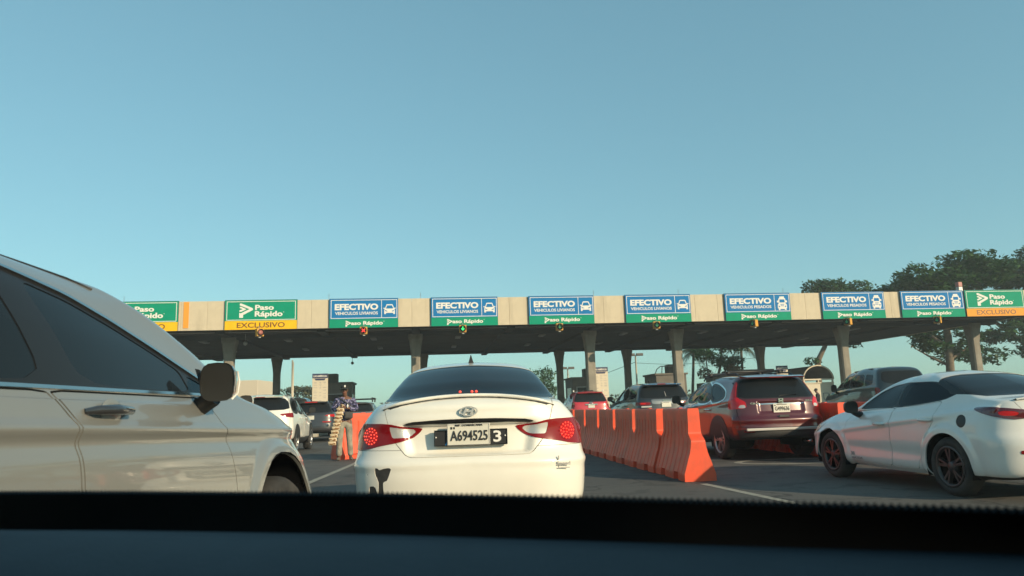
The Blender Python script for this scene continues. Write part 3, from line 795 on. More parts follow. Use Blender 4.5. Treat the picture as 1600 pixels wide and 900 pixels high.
def cr_interp(vals, s):
    """Catmull-Rom through values at 0,1,2,..."""
    v = np.array(vals, float); k = np.clip(np.floor(s).astype(int), 0, len(v) - 2); t = s - k
    p0 = v[np.maximum(k - 1, 0)]; p1 = v[k]; p2 = v[k + 1]; p3 = v[np.minimum(k + 2, len(v) - 1)]
    m1 = (p2 - p0) / 2; m2 = (p3 - p1) / 2
    return (2 * t**3 - 3 * t**2 + 1) * p1 + (t**3 - 2 * t**2 + t) * m1 + (-2 * t**3 + 3 * t**2) * p2 + (t**3 - t**2) * m2

def body_grid(levels, res, nr=2.8, nf=2.6, S=(1, 1, 1)):
    """levels: (yr, yf, (wr,wm,wf), rb, fb, (z0..z4)) -> grid of points (levels x ring), normals"""
    Nr = max(8, int(1.5 / res)); Ns = max(14, int(3.6 / res)); Nf = max(8, int(1.5 / res))
    rings = []
    for yr, yf, w, rb, fb, z in levels:
        xr, ya = superarc(w[0], rb, nr, Nr); yar = yr + ya
        xf, yb = superarc(w[2], fb, nf, Nf); ybf = yf - yb
        ys = np.linspace(yr + rb, yf - fb, Ns + 2)[1:-1]
        tt = np.linspace(0, 2, Ns + 2)[1:-1]
        xs = cr_interp(w, tt)
        x = np.concatenate([xr, xs, xf[::-1]]); y = np.concatenate([yar, ys, ybf[::-1]])
        s = np.concatenate([np.linspace(0, 1, Nr), 1 + tt, 3 + np.linspace(0, 1, Nf)])
        rings.append(np.stack([x * S[0], y * S[1], cr_interp(z, s) * S[2]], 1))
    P = np.array(rings); K = len(P)
    out = []
    ch = np.linalg.norm(np.diff(P, axis=0), axis=2)
    d = np.sqrt(ch) + 1e-4
    tang = np.zeros_like(P)
    for k in range(K):
        if k == 0: tang[k] = (P[1] - P[0]) / d[0][:, None]
        elif k == K - 1: tang[k] = (P[-1] - P[-2]) / d[-1][:, None]
        else:
            a, b = d[k - 1][:, None], d[k][:, None]
            tang[k] = ((P[k] - P[k - 1]) / a * b + (P[k + 1] - P[k]) / b * a) / (a + b)
    for k in range(K - 1):
        n = int(np.clip(np.ceil(ch[k].max() / res), 2, 40))
        for i in range(n):
            t = i / n; dd = d[k][:, None]
            out.append((2 * t**3 - 3 * t**2 + 1) * P[k] + (t**3 - 2 * t**2 + t) * dd * tang[k] + (-2 * t**3 + 3 * t**2) * P[k + 1] + (t**3 - t**2) * dd * tang[k + 1])
    out.append(P[-1])
    H = np.array(out)
    H[:, 0, 0] = 0; H[:, -1, 0] = 0
    mir = H[:, -2:0:-1].copy(); mir[:, :, 0] *= -1
    return np.concatenate([H, mir], 1)

def grid_normals(G):
    du = np.roll(G, -1, 1) - np.roll(G, 1, 1)
    dv = np.gradient(G, axis=0)
    n = np.cross(du, dv); l = np.linalg.norm(n, axis=2)
    n /= np.maximum(l, 1e-9)[..., None]
    bad = l < 1e-7
    n[-1] = n[-2]
    n[-1, :, 0] = 0; n[-1] /= np.maximum(np.linalg.norm(n[-1], axis=1), 1e-9)[:, None]
    r = len(G) // 3
    if (n[r, :, :2] * G[r, :, :2]).sum() < 0: n = -n
    return n

def sd_poly(p, poly):
    """signed distance (negative inside) of 2D points to polygon"""
    poly = np.array(poly, float); d = np.full(len(p), 1e18); sgn = np.ones(len(p))
    n = len(poly)
    for i in range(n):
        a, b = poly[i], poly[i - 1]
        e = b - a; w = p - a
        t = np.clip((w @ e) / (e @ e), 0, 1)
        q = w - t[:, None] * e
        d = np.minimum(d, (q * q).sum(1))
        c1 = p[:, 1] >= a[1]; c2 = p[:, 1] < b[1]; c3 = e[0] * w[:, 1] > e[1] * w[:, 0]
        flip = (c1 & c2 & c3) | (~c1 & ~c2 & ~c3)
        sgn = np.where(flip, -sgn, sgn)
    return sgn * np.sqrt(d)

def chaikin(poly, it=2, r=.22):
    P = [np.array(q, float) for q in poly]
    for _ in range(it):
        Q = []
        for i in range(len(P)):
            a, b = P[i], P[(i + 1) % len(P)]
            Q += [a * (1 - r) + b * r, a * r + b * (1 - r)]
        P = Q
    return np.array(P)

class Skin:
    """a smooth skin that can be cut along signed distances into separate panels"""
    def __init__(s, V, N, Q, P=()):
        s.V, s.N, s.Q, s.P = V, N, Q, list(P)
    def cut(s, d):
        """-> (inside, outside) skins that share the cut line"""
        neg = d < 0
        cnt = neg[s.Q].sum(1) if len(s.Q) else np.zeros(0, int)
        inQ, outQ, mid = s.Q[cnt == 4], s.Q[cnt == 0], s.Q[(cnt > 0) & (cnt < 4)]
        inP, outP = [], []
        newV, newN, cache = [], [], {}
        base = len(s.V)
        def edge(a, b):
            k = (a, b) if a < b else (b, a)
            if k not in cache:
                t = d[k[0]] / (d[k[0]] - d[k[1]])
                newV.append(s.V[k[0]] * (1 - t) + s.V[k[1]] * t); newN.append(s.N[k[0]] * (1 - t) + s.N[k[1]] * t)
                cache[k] = base + len(newV) - 1
            return cache[k]
        for f in [tuple(int(i) for i in q) for q in mid] + [p for p in s.P]:
            sg = [neg[i] for i in f]
            if all(sg): inP.append(f); continue
            if not any(sg): outP.append(f); continue
            a, b = [], []
            for i in range(len(f)):
                u, v = f[i], f[(i + 1) % len(f)]
                (a if neg[u] else b).append(u)
                if neg[u] != neg[v]:
                    e = edge(u, v); a.append(e); b.append(e)
            if len(a) > 2: inP.append(tuple(a))
            if len(b) > 2: outP.append(tuple(b))
        V = np.concatenate([s.V, np.array(newV)]) if newV else s.V
        N = np.concatenate([s.N, np.array(newN)]) if newN else s.N
        return Skin(V, N, inQ, inP), Skin(V, N, outQ, outP)
    def faces(s): return [tuple(int(i) for i in q) for q in s.Q] + list(s.P)
    def islands(s):
        F = s.faces(); par = {}
        def find(i):
            while par.setdefault(i, i) != i:
                par[i] = par[par[i]]; i = par[i]
            return i
        for f in F:
            a = find(f[0])
            for i in f[1:]:
                b = find(i)
                if a != b: par[b] = a
        grp = {}
        for f in F: grp.setdefault(find(f[0]), []).append(f)
        e = np.zeros((0, 4), int)
        return [Skin(s.V, s.N, e, g) for g in sorted(grp.values(), key=len, reverse=True)]
    def empty(s): return len(s.Q) + len(s.P) == 0
    def mesh(s, name, material, inset=0.0, flange=.014):
        F = s.faces(); used = sorted({i for f in F for i in f}); mp = {u: k for k, u in enumerate(used)}
        N = s.N[used]; N = N / np.maximum(np.linalg.norm(N, axis=1), 1e-9)[:, None]
        V = s.V[used] - N * inset
        F = [tuple(mp[i] for i in f) for f in F]
        nb = len(F)
        if flange:
            ec = {}
            for f in F:
                for i in range(len(f)):
                    a, b = f[i], f[(i + 1) % len(f)]
                    k = (a, b) if a < b else (b, a); ec[k] = (ec.get(k, (0,))[0] + 1, (a, b))
            inner = {}; extra = []; ff = []
            def inn(i):
                if i not in inner:
                    inner[i] = len(V) + len(extra); extra.append(V[i] - N[i] * flange)
                return inner[i]
            for k, (c, (a, b)) in ec.items():
                if c == 1: ff.append((b, a, inn(a), inn(b)))
            if extra:
                V = np.concatenate([V, np.array(extra)]); N = np.concatenate([N, np.zeros((len(extra), 3))])
            F = F + ff
        me = bpy.data.meshes.new(name)
        me.from_pydata(V.tolist(), [], F)
        me.polygons.foreach_set('use_smooth', [True] * nb + [False] * (len(F) - nb))
        me.materials.append(material)
        me.update()
        ln = np.zeros((len(me.loops), 3), 'f'); vi = np.zeros(len(me.loops), 'i'); me.loops.foreach_get('vertex_index', vi)
        nl = sum(len(f) for f in F[:nb]); ln[:nl] = N[vi[:nl]]
        me.normals_split_custom_set(ln.tolist())
        return me

def smooth(a, b, x):
    t = np.clip((x - a) / (b - a), 0, 1); return t * t * (3 - 2 * t)

def wheel_meshes(r, w, style, material, spokes):
    """tyre and rim, axis X, outer face towards +X"""
    rr = r * .68
    b = MB()
    h = w / 2
    b.lathe([(rr, -h + .02), (rr + .02, -h), (r - .035, -h - .004), (r - .008, -h + .03), (r, -h * .5), (r, h * .5), (r - .008, h - .03), (r - .035, h + .004), (rr + .02, h), (rr, h - .02)], 40, 'X', cap=False)
    tyre = b.mesh('wheel', M['rubber'])
    b = MB()
    b.lathe([(rr + .004, h - .006), (rr - .006, h + .002), (rr - .022, h - .004), (rr - .028, h - .03)], 40, 'X', cap=False)
    b.lathe([(0, h - .012), (.03, h - .012), (.055, h - .018), (.07, h - .05), (.07, h - .08)], 20, 'X')
    for k in range(spokes):
        a = 2 * math.pi * k / spokes
        for sgn in ((-1, 1) if style == 'twin' else (0,)):
            w0, w1 = (.010, .013) if style == 'twin' else (.034, .030)
            a0 = a + sgn * .10; a1 = a + sgn * (.17 if style == 'twin' else 0)
            p0 = (.05, a0); p1 = (rr - .02, a1)
            def pt(rad, ang, off, x): return (x, rad * math.cos(ang) - off * math.sin(ang), rad * math.sin(ang) + off * math.cos(ang))
            vs = [pt(p0[0], p0[1], -w0, h - .012), pt(p0[0], p0[1], w0, h - .012), pt(p1[0], p1[1], w1, h - .012), pt(p1[0], p1[1], -w1, h - .012),
                  pt(p0[0], p0[1], -w0 * 1.3, h - .06), pt(p0[0], p0[1], w0 * 1.3, h - .06), pt(p1[0], p1[1], w1 * 1.3, h - .05), pt(p1[0], p1[1], -w1 * 1.3, h - .05)]
            b.add(vs, [(0, 1, 2, 3), (4, 7, 6, 5), (0, 4, 5, 1), (1, 5, 6, 2), (2, 6, 7, 3), (3, 7, 4, 0)])
    rim = b.mesh('rim', material)
    b = MB(); b.lathe([(rr - .026, h - .03), (rr - .03, h - .10), (rr - .06, h - .115), (0, h - .115)], 28, 'X', cap=False); disc = b.mesh('wheel_barrel', M['dark'])
    return tyre, rim, disc

class Car:
    def __init__(s, name, label, cat, loc, az, levels, S=(1, 1, 1), res=.03, nr=2.8, nf=2.6, disp=None, group=None, paintmat=None, shell=True):
        s.root = empty(name, label, cat, (*loc, .006), az, group)
        s.pm = paintmat
        G = body_grid(levels, res, nr, nf, S)
        N = grid_normals(G)
        if disp is not None:
            d = disp(G.reshape(-1, 3), N.reshape(-1, 3)).reshape(G.shape[0], G.shape[1])
            G = G + N * d[..., None]; N = grid_normals(G)
        r, c = G.shape[:2]
        I = np.arange(r * c).reshape(r, c); J = np.roll(I, -1, 1)
        Q = np.stack([I[:-1], J[:-1], J[1:], I[1:]], -1).reshape(-1, 4)
        s.skin = Skin(G.reshape(-1, 3), N.reshape(-1, 3), Q)
        s.ring0 = G[0]
        s.shell = shell; s.wells = []
        s.half = G[:, :, 0].max(); s.ymin = G[:, :, 1].min(); s.ymax = G[:, :, 1].max(); s.top = G[:, :, 2].max()
    # distances over the current skin
    def side(s, poly, sg, rnd=2, r=.22, xmin=.3):
        V = s.skin.V; p = chaikin(poly, rnd, r) if rnd else np.array(poly, float)
        d = np.full(len(V), 1.0); m = V[:, 0] * sg > xmin
        d[m] = sd_poly(V[m][:, 1:3], p); return d
    def face(s, poly, end, depth, rnd=2, r=.22, mirror=False):
        """polygon seen from the rear (end=-1) or the front (end=1), in (x,z); depth metres deep"""
        V = s.skin.V; p = chaikin(poly, rnd, r) if rnd else np.array(poly, float)
        if mirror: p = p * np.array([-1, 1])
        lim = s.ymin + depth if end < 0 else s.ymax - depth
        m = (V[:, 1] - lim) * end > -.2
        d = np.full(len(V), 1.0)
        d[m] = np.maximum(sd_poly(V[m][:, [0, 2]], p), -(V[m, 1] - lim) * end); return d
    def take(s, d, name, material, parent=None, inset=0.0, flange=.014, gap=0.0):
        """cut the region d<0 out of the body as a part; gap leaves a seam round it"""
        a, s.skin = s.skin.cut(d)
        if a.empty(): return None
        if gap:
            dd = np.concatenate([d, np.zeros(len(a.V) - len(d))]) + gap
            a, _ = a.cut(dd)
            if a.empty(): return None
        parts = [q for q in a.islands() if len(q.Q) + len(q.P) > 3]
        if not parts: return None
        obs = [link(name, q.mesh(name, material, inset, flange), parent or s.root) for q in parts]
        return obs[0]
    def take_skin(s, d, gap=0.0):
        a, s.skin = s.skin.cut(d)
        if gap:
            dd = np.concatenate([d, np.zeros(len(a.V) - len(d))]) + gap
            a, _ = a.cut(dd)
        return a
    def arches(s, ys, z, r, lip=None):
        for sg in (-1, 1):
            for y in ys:
                V = s.skin.V
                d = np.full(len(V), 1.0); m = V[:, 0] * sg > .45
                d[m] = np.hypot(V[m, 1] - y, V[m, 2] - z) - r
                if lip:
                    s.take(d - lip, 'wheel_arch_trim', M['plastic'], inset=-.008)
                    V = s.skin.V; d = np.full(len(V), 1.0); m = V[:, 0] * sg > .45
                    d[m] = np.hypot(V[m, 1] - y, V[m, 2] - z) - r
                else: _, s.skin = s.skin.cut(d)
                s.wells.append((sg, y, z, r + (lip or 0)))
    def window(s, poly, sg, name='side_window', parent=None, trim=None, tw=.018, material=None, rnd=2, r=.22):
        if trim:
            s.take(s.side(poly, sg, rnd, r) - tw, 'window_trim', trim, inset=-.003, parent=parent)
    def wheels(s, ys, x, r, w, style='five', material=None, spokes=5, sides=(-1, 1)):
        ty, ri, di = wheel_meshes(r, w, style, material or M['alloy'], spokes)
        for sg in sides:
            for y in ys:
                o = link('wheel', ty, s.root); o.location = (sg * x, y, r - .006); o.rotation_euler = (random.uniform(0, 1), 0, 0 if sg > 0 else math.pi)
                link('rim', ri, o); link('wheel_barrel', di, o)
    def finish(s):
        sk = s.skin
        link('body', sk.mesh('body', s.pm, 0, .014), s.root)
        b = MB(); r = s.ring0 * np.array([.985, .99, 1]) + np.array([0, 0, .02])
        b.add(r.tolist(), [tuple(range(len(r)))])
        b.build('underbody', M['dark'], s.root)  # flat dark plate added to block light from below
        for sg, y, z, rad in s.wells:
            b = MB(); n = 20; x0, x1 = sg * (s.half - .33), sg * (s.half - .025)
            vs = []; fs = []
            for k in range(n + 1):
                t = -.35 + (math.pi + .7) * k / n
                for x in (x0, x1): vs.append((x, y + (rad + .004) * math.cos(t), max(.12, z + (rad + .004) * math.sin(t))))
            for k in range(n): fs.append((2 * k, 2 * k + 2, 2 * k + 3, 2 * k + 1))
            fs.append(tuple(range(0, 2 * n + 2, 2)))
            b.add(vs, fs); b.build('wheel_well', M['dark'], s.root)
        if s.shell:
            # dark lining behind the seams, added to stop light leaking through
            full = s.lining
            link('lining', full.mesh('lining', M['dark'], .024, 0), s.root)
        return s.root
    def start_lining(s): s.lining = Skin(s.skin.V, s.skin.N, s.skin.Q, s.skin.P)
    def box(s, name, c, d, material, bev=.01, parent=None, mtx=None):
        b = MB(); b.box(c, d, bev, mtx); return b.build(name, material, parent or s.root)

def plate_part(car, text, x, y, z, w=.32, h=.17, tilt=0, frame=True, caption=True):
    """licence plate facing rearwards at (x, y, z)"""
    p = car.box('licence_plate', (x, y, z), (w, .012, h), M['plate'], .004)
    if text:
        b = MB(); fit_text(b, text, x + .005, z - h * .06, w * .86, h * .46, .012, y - .009, .004); b.build('lettering', M['ink'], p)
    if caption:
        b = MB(); b.box((x, y - .007, z + h * .40), (w * .6, .004, h * .07)); b.box((x - w * .40, y - .007, z + h * .30), (w * .07, .004, h * .12)); b.build('caption_print', M['ink'], p)
    return p

def handle_part(car, parent, x, y, z, sg, material, length=.22):
    b = MB()
    b.tube([(x, y - length / 2, z), (x + sg * .035, y - length / 2 + .03, z + .002), (x + sg * .042, y, z + .004), (x + sg * .035, y + length / 2 - .03, z + .002), (x, y + length / 2, z)], [.012, .017, .018, .017, .012], 8)
    o = b.build('door_handle', material, parent)
    return o

def mirror_part(car, x, y, z, sg, cap, size=(.20, .16, .17), back=None):
    """door mirror: housing, glass face rearwards, foot"""
    w, d, h = size
    b = MB()
    cx = x + sg * (w / 2 + .06)
    n, m = 16, 9; vs = []; fs = []
    for i in range(m + 1):
        t = i / m; k = math.sqrt(max(0, 1 - (t ** 2.6))) if i < m else .0
        k = .12 + .88 * k if i < m else .05
        for j in range(n):
            a = 2 * math.pi * j / n
            ca, sa = math.cos(a), math.sin(a)
            e = 2 / 3.2
            px = abs(ca) ** e * (1 if ca >= 0 else -1) * w / 2 * k; pz = abs(sa) ** e * (1 if sa >= 0 else -1) * h / 2 * k
            vs.append((cx + px - sg * .02 * t, y + d * t, z + pz + .0))
    for i in range(m):
        for j in range(n): fs.append((i * n + j, i * n + (j + 1) % n, (i + 1) * n + (j + 1) % n, (i + 1) * n + j))
    fs.append(tuple(range(m * n, m * n + n)))
    b.add(vs, fs, True)
    mo = b.build('side_mirror', cap, car.root)
    b = MB(); b.add([(v[0], v[1] + .006, v[2]) for v in vs[:n]], [tuple(range(n))]); b.build('mirror_glass', M['mirrorglass'], mo)
    b = MB(); b.tube([(cx - sg * w * .3, y + .08, z - h * .38), (x + sg * .02, y + .09, z - h * .62), (x - sg * .03, y + .1, z - h * .66)], [.035, .04, .045], 8); b.build('mirror_foot', M['plastic'], mo)
    return mo

# ------------------------------------------------------------------ body shapes
SALOON = [
    (-2.28, 2.30, (.79, .83, .79), .33, .45, (.34, .31, .23, .27, .24)),
    (-2.375, 2.38, (.865, .885, .86), .42, .6, (.40, .38, .31, .33, .32)),
    (-2.41, 2.41, (.90, .905, .885), .50, .75, (.54, .54, .53, .52, .50)),
    (-2.405, 2.40, (.905, .912, .885), .52, .8, (.68, .69, .68, .66, .62)),
    (-2.36, 2.38, (.895, .91, .87), .52, .85, (.77, .80, .80, .75, .68)),
    (-2.34, 2.34, (.875, .90, .85), .50, .9, (.90, .92, .90, .83, .75)),
    (-2.345, 2.26, (.83, .875, .81), .46, .9, (1.02, 1.01, .97, .88, .81)),
    (-2.32, 2.1, (.775, .855, .76), .40, .8, (1.11, 1.075, 1.01, .93, .87)),
    (-2.27, 1.75, (.74, .84, .72), .33, .6, (1.16, 1.11, 1.03, .985, .96)),
    (-1.88, 1.05, (.715, .825, .74), .25, .35, (1.19, 1.16, 1.05, 1.06, 1.09)),
    (-1.48, .62, (.66, .75, .67), .22, .3, (1.335, 1.29, 1.24, 1.25, 1.27)),
    (-1.05, .2, (.575, .645, .59), .20, .25, (1.47, 1.425, 1.405, 1.40, 1.44)),
    (-.8, 0, (.44, .50, .46), .2, .25, (1.515, 1.495, 1.49, 1.475, 1.49)),
    (-.6, -.1, (0, 0, 0), .1, .1, (1.54, 1.54, 1.54, 1.53, 1.53))]
WAGON = [
    (-2.18, 2.2, (.80, .84, .78), .35, .5, (.42, .38, .28, .32, .28)),
    (-2.26, 2.26, (.87, .90, .86), .42, .6, (.46, .44, .36, .38, .34)),
    (-2.28, 2.30, (.895, .91, .89), .45, .7, (.58, .58, .55, .55, .52)),
    (-2.26, 2.29, (.895, .912, .88), .45, .75, (.72, .72, .72, .70, .66)),
    (-2.22, 2.26, (.885, .91, .865), .42, .8, (.84, .86, .86, .82, .76)),
    (-2.20, 2.2, (.875, .90, .84), .40, .8, (.97, .99, .98, .90, .84)),
    (-2.18, 2.08, (.86, .885, .80), .38, .75, (1.08, 1.09, 1.06, .98, .92)),
    (-2.15, 1.75, (.845, .87, .75), .36, .55, (1.14, 1.14, 1.10, 1.06, 1.03)),
    (-2.13, 1.30, (.83, .855, .74), .34, .40, (1.18, 1.17, 1.13, 1.13, 1.13)),
    (-2.02, .90, (.76, .79, .68), .30, .36, (1.38, 1.36, 1.36, 1.32, 1.34)),
    (-1.90, .48, (.67, .70, .61), .26, .30, (1.56, 1.54, 1.545, 1.49, 1.51)),
    (-1.80, .28, (.55, .58, .52), .25, .25, (1.62, 1.61, 1.625, 1.57, 1.58)),
    (-1.6, 0, (0, 0, 0), .1, .1, (1.655, 1.66, 1.665, 1.65, 1.63))]

def sc2(poly, a, b): return [(p[0] * a, p[1] * b) for p in poly]
def arr(v): return np.array(v)

def surf_y(car, x, z, end=-1):
    """y of the body skin at (x, z) seen from the rear (or front)"""
    V = car.skin.V; m = (V[:, 1] * end > .6)
    W = V[m]; d = (W[:, 0] - x) ** 2 + (W[:, 2] - z) ** 2
    k = np.argsort(d)[:12]; return float((W[k, 1].min() if end < 0 else W[k, 1].max()))
def surf_x(car, y, z, sg):
    V = car.skin.V; m = V[:, 0] * sg > .4; W = V[m]
    k = np.argsort((W[:, 1] - y) ** 2 + (W[:, 2] - z) ** 2)[:4]
    return float(W[k, 0].mean())

def surf_z(car, x, y):
    V = car.skin.V; m = V[:, 2] > 1.2; W = V[m]
    k = np.argsort((W[:, 0] - x) ** 2 + (W[:, 1] - y) ** 2)[:4]
    return float(W[k, 2].mean())
def seam_band(car, poly, sg, name='door', gap=.006, label=None):
    return car.take(car.side(poly, sg, 1, .06), name, car.pm, gap=gap, flange=.02)

# ------------------------------------------------------------------ 1: white saloon straight ahead
def white_saloon():
    def disp(V, N):
        x, y, z = V[:, 0], V[:, 1], V[:, 2]
        rear = y < -2.0
        rec = smooth(.50, .42, abs(x) + (z - .87) * -.25) * smooth(.755, .785, z) * smooth(.99, .965, z)
        d = np.where(rear, -.045 * rec, 0)
        # crease above the bumper, tucked line below the lid, shoulder line along the sides
        d += np.where(rear, .014 * np.exp(-((z - (.715 - .03 * abs(x))) / .03) ** 2), 0)
        d += np.where(rear, .012 * np.exp(-((z - 1.10) / .03) ** 2) * smooth(.75, .5, abs(x)), 0)
        sidem = (abs(x) > .7) & (abs(y) < 2.0)
        d += np.where(sidem, .012 * np.exp(-((z - (.86 - .03 * y)) / .035) ** 2), 0)
        return d
    c = Car('saloon_car', 'white saloon with black scrape on its bumper and lit brake lights, straight ahead', 'car', (-.45, 7.78), -2.5, SALOON, S=(.975, 1, 1),
            res=.021, nr=3.0, disp=disp, paintmat=M['white'])
    c.arches((1.40, -1.395), .35, .385)
    c.start_lining()
    rg = [(-.70, 1.172), (-.35, 1.186), (0, 1.19), (.35, 1.186), (.70, 1.172), (.645, 1.30), (.59, 1.425), (.52, 1.462), (0, 1.474), (-.52, 1.462), (-.59, 1.425), (-.645, 1.30)]
    c.take(c.face(rg, -1, 1.45, 1, .12), 'rear_window', M['glass'], inset=.004)
    c.take(c.face(rg, -1, 1.45, 1, .12) - .016, 'window_seal', M['trim'], inset=.002)
    c.take(c.face([(-.66, 1.08), (.66, 1.08), (.57, 1.38), (.5, 1.43), (-.5, 1.43), (-.57, 1.38)], 1, 2.35), 'windshield', M['glass'], inset=.004)
    for sg in (-1, 1):
        a = c.take(c.side([(.86, 1.10), (.25, 1.355), (-.08, 1.39), (-.05, 1.09)], sg), 'side_window', M['glass'], inset=.005)
        b = c.take(c.side([(-.14, 1.09), (-.16, 1.39), (-.80, 1.36), (-1.38, 1.19), (-1.2, 1.11)], sg), 'side_window', M['glass'], inset=.005)
        d1 = seam_band(c, [(.98, .36), (1.02, .9), (.94, 1.08), (.22, 1.40), (-.11, 1.41), (-.09, .36)], sg)
        d2 = seam_band(c, [(-.10, .36), (-.12, 1.41), (-.85, 1.38), (-1.05, 1.05), (-1.0, .8), (-.82, .36)], sg)
        for o, q, y in ((d1, a, .12), (d2, b, -.85)):
            if o:
                if q: q.parent = o
                handle_part(c, o, sg * .905, y, .93, sg, M['white'])
    # tail lights: the lid splits each one
    lid = [(-.64, 1.6), (-.635, 1.10), (-.60, .98), (-.545, .85), (-.47, .765), (-.43, .745), (.43, .745), (.47, .765), (.545, .85), (.60, .98), (.635, 1.10), (.64, 1.6)]
    lamp = [(-1.0, 1.00), (-.80, .996), (-.60, .994), (-.48, .966), (-.335, .955), (-.36, .925), (-.41, .885), (-.50, .858), (-.66, .833), (-.76, .808), (-.86, .80), (-1.0, .80)]
    for mir in (False, True):
        sgx = 1 if mir else -1
        outer_only = [(-1.2, 1.3), (-.612, 1.3), (-.602, .98), (-.548, .85), (-.5, .7), (-1.2, .7)]
        dl = c.face(lamp, -1, .52, 1, .2, mir)
        # lit round cluster inside the outer half
        dc = c.face([(-.735 + .062 * math.cos(t), .905 + .068 * math.sin(t)) for t in np.linspace(0, 2 * math.pi, 20)[:-1]], -1, .52, 0, .2, mir)
        do = c.face(outer_only, -1, .6, 0, .2, mir)
        cl = c.take(dc, 'brake_light', M['brake'], inset=-.004)
        dl = c.face(lamp, -1, .52, 1, .2, mir); do = c.face(outer_only, -1, .6, 0, .2, mir)
        ol = c.take(np.maximum(dl, do), 'tail_light', M['lens'], inset=-.006, flange=.02)
        if cl and ol: cl.parent = ol
        dl = c.face(lamp, -1, .52, 1, .2, mir)
        dw = c.face([(-.59, .972), (-.50, .957), (-.375, .945), (-.42, .905), (-.455, .89), (-.565, .887)], -1, .52, 1, .1, mir)
        rv = c.take(np.maximum(dl, dw), 'reversing_light', M['lensclear'], inset=-.003)
        dl = c.face(lamp, -1, .52, 1, .2, mir)
        il = c.take(dl, 'tail_light', M['lens'], inset=-.005, flange=.02)
        if rv and il: rv.parent = il
        if ol:
            b = MB()
            for r_, n_ in ((.052, 14), (.033, 9), (.012, 3)):
                for k in range(n_):
                    t = 2 * math.pi * k / n_
                    x = sgx * (.735 + r_ * math.cos(t)); z = .905 + r_ * 1.1 * math.sin(t)
                    b.ball((x, surf_y(c, x, z) - .012, z), .0058, 6, 4)
            b.build('led_ring', M['led'], ol)['kind'] = 'stuff'
    # dark garnish over the plate
    c.take(c.face([(-.50, .975), (-.44, 1.0), (-.2, 1.012), (0, 1.014), (.2, 1.012), (.44, 1.0), (.50, .975), (.3, .984), (0, .986), (-.3, .984)], -1, .3, 1, .1), 'lid_garnish', M['trim'], inset=-.004)
    # bare plastic where the bumper is torn
    for q in ([(-.692, .683), (-.674, .686), (-.662, .664), (-.62, .677), (-.563, .685), (-.585, .62), (-.6, .588), (-.628, .583), (-.622, .44), (-.668, .44), (-.662, .58), (-.69, .64)],
              [(-.735, .55), (-.69, .553), (-.672, .50), (-.655, .44), (-.74, .44)], [(-.757, .645), (-.748, .65), (-.752, .60), (-.76, .61)], [(-.60, .587), (-.578, .59), (-.58, .583)]):
        c.take(c.face(q, -1, .6, 0), 'bumper_scrape', M['scrape'], inset=.003, flange=.008)
    V0 = c.skin.V.copy(); V0 = V0[(V0[:, 1] < -1.7) & (V0[:, 0] > -.05)]
    def LIP(x, z):
        w = V0[abs(V0[:, 0] - x) < .03]; o = w[np.argsort(abs(w[:, 2] - z))[:6]]
        return float(o[:, 1].mean())
    tl = c.take(c.face(lid, -1, .53, 1, .1), 'boot_lid', c.pm, gap=.005, flange=.03)
    V = c.skin.V
    c.take(np.maximum(V[:, 1] + 1.80, V[:, 2] - .802 + .02 * (abs(V[:, 0]) < 0)), 'rear_bumper', c.pm, gap=.003, flange=.02)
    # boot lip spoiler with a dark strip as painted shade under it
    b = MB(); vs = []; fs = []; n = 44
    SY = {}
    def lipc(x):
        z = 1.178 - .078 * (abs(x) / .64) ** 2.2
        k = round(abs(x), 4)
        if k not in SY: SY[k] = LIP(k, z - .012)
        return z, SY[k] + .018
    for k in range(n + 1):
        x = -.645 + 1.29 * k / n; z, y = lipc(x); t = min(1, (1 - abs(x) / .645) * 7)
        for dy, dz in ((.10, .002), (.03, .020 * t + .002), (-.025, .020 * t), (-.035, .006 * t), (-.02, -.004), (.1, -.012)): vs.append((x, y + dy, z + dz))
    for k in range(n):
        for j in range(5): fs.append((6 * k + j, 6 * k + j + 1, 6 * k + 7 + j, 6 * k + 6 + j))
    b.add(vs, fs, True); sp = b.build('boot_spoiler', M['white'], tl)
    b = MB(); vs = []; fs = []
    for k in range(n + 1):
        x = -.64 + 1.28 * k / n; z, y = lipc(x); t = min(1, .12 + (1 - abs(x) / .645) * 9) * (1.15 if abs(x) > .04 else .5)
        for dy, dz in ((-.022, -.002), (-.020, -.040 * t - .003), (.06, -.044 * t), (.06, -.002)): vs.append((x, y + dy, z + dz))
    for k in range(n):
        for j in range(3): fs.append((4 * k + j, 4 * k + j + 1, 4 * k + 5 + j, 4 * k + 4 + j))
    b.add(vs, fs); b.build('spoiler_shade', M['scrape'], sp)
    for x in (-.075, .02, .055):
        b = MB(); b.ball((x, -1.862, 1.222), .011, 8, 6); b.build('high_brake_light', M['led'], c.root)
    c.box('high_lamp_housing', (-.01, -1.868, 1.203), (.20, .03, .02), M['trim'], .004)
    # badge: oval ring with a slanted letter
    y = -2.355; z0 = 1.068
    b = MB(); n = 32; vs = []; fs = []
    for k in range(n):
        t = 2 * math.pi * k / n
        for rx, rz, dy in ((.066, .036, 0), (.066, .036, -.012), (.056, .028, -.012), (.056, .028, 0)): vs.append((rx * math.cos(t), y + dy, z0 + rz * math.sin(t)))
    for k in range(n):
        for j in range(3): fs.append((4 * k + j, 4 * ((k + 1) % n) + j, 4 * ((k + 1) % n) + j + 1, 4 * k + j + 1))
    b.add(vs, fs)
    b.prism([(-.044, z0 - .022), (-.028, z0 - .026), (-.008, z0 + .026), (-.024, z0 + .024)], y - .011, y + .012)
    b.prism([(.044, z0 + .022), (.028, z0 + .026), (.008, z0 - .026), (.024, z0 - .024)], y - .011, y + .012)
    b.prism([(-.022, z0 - .008), (-.018, z0 + .006), (.022, z0 + .008), (.018, z0 - .006)], y - .010, y + .012)
    b.build('badge', M['badge'], tl)
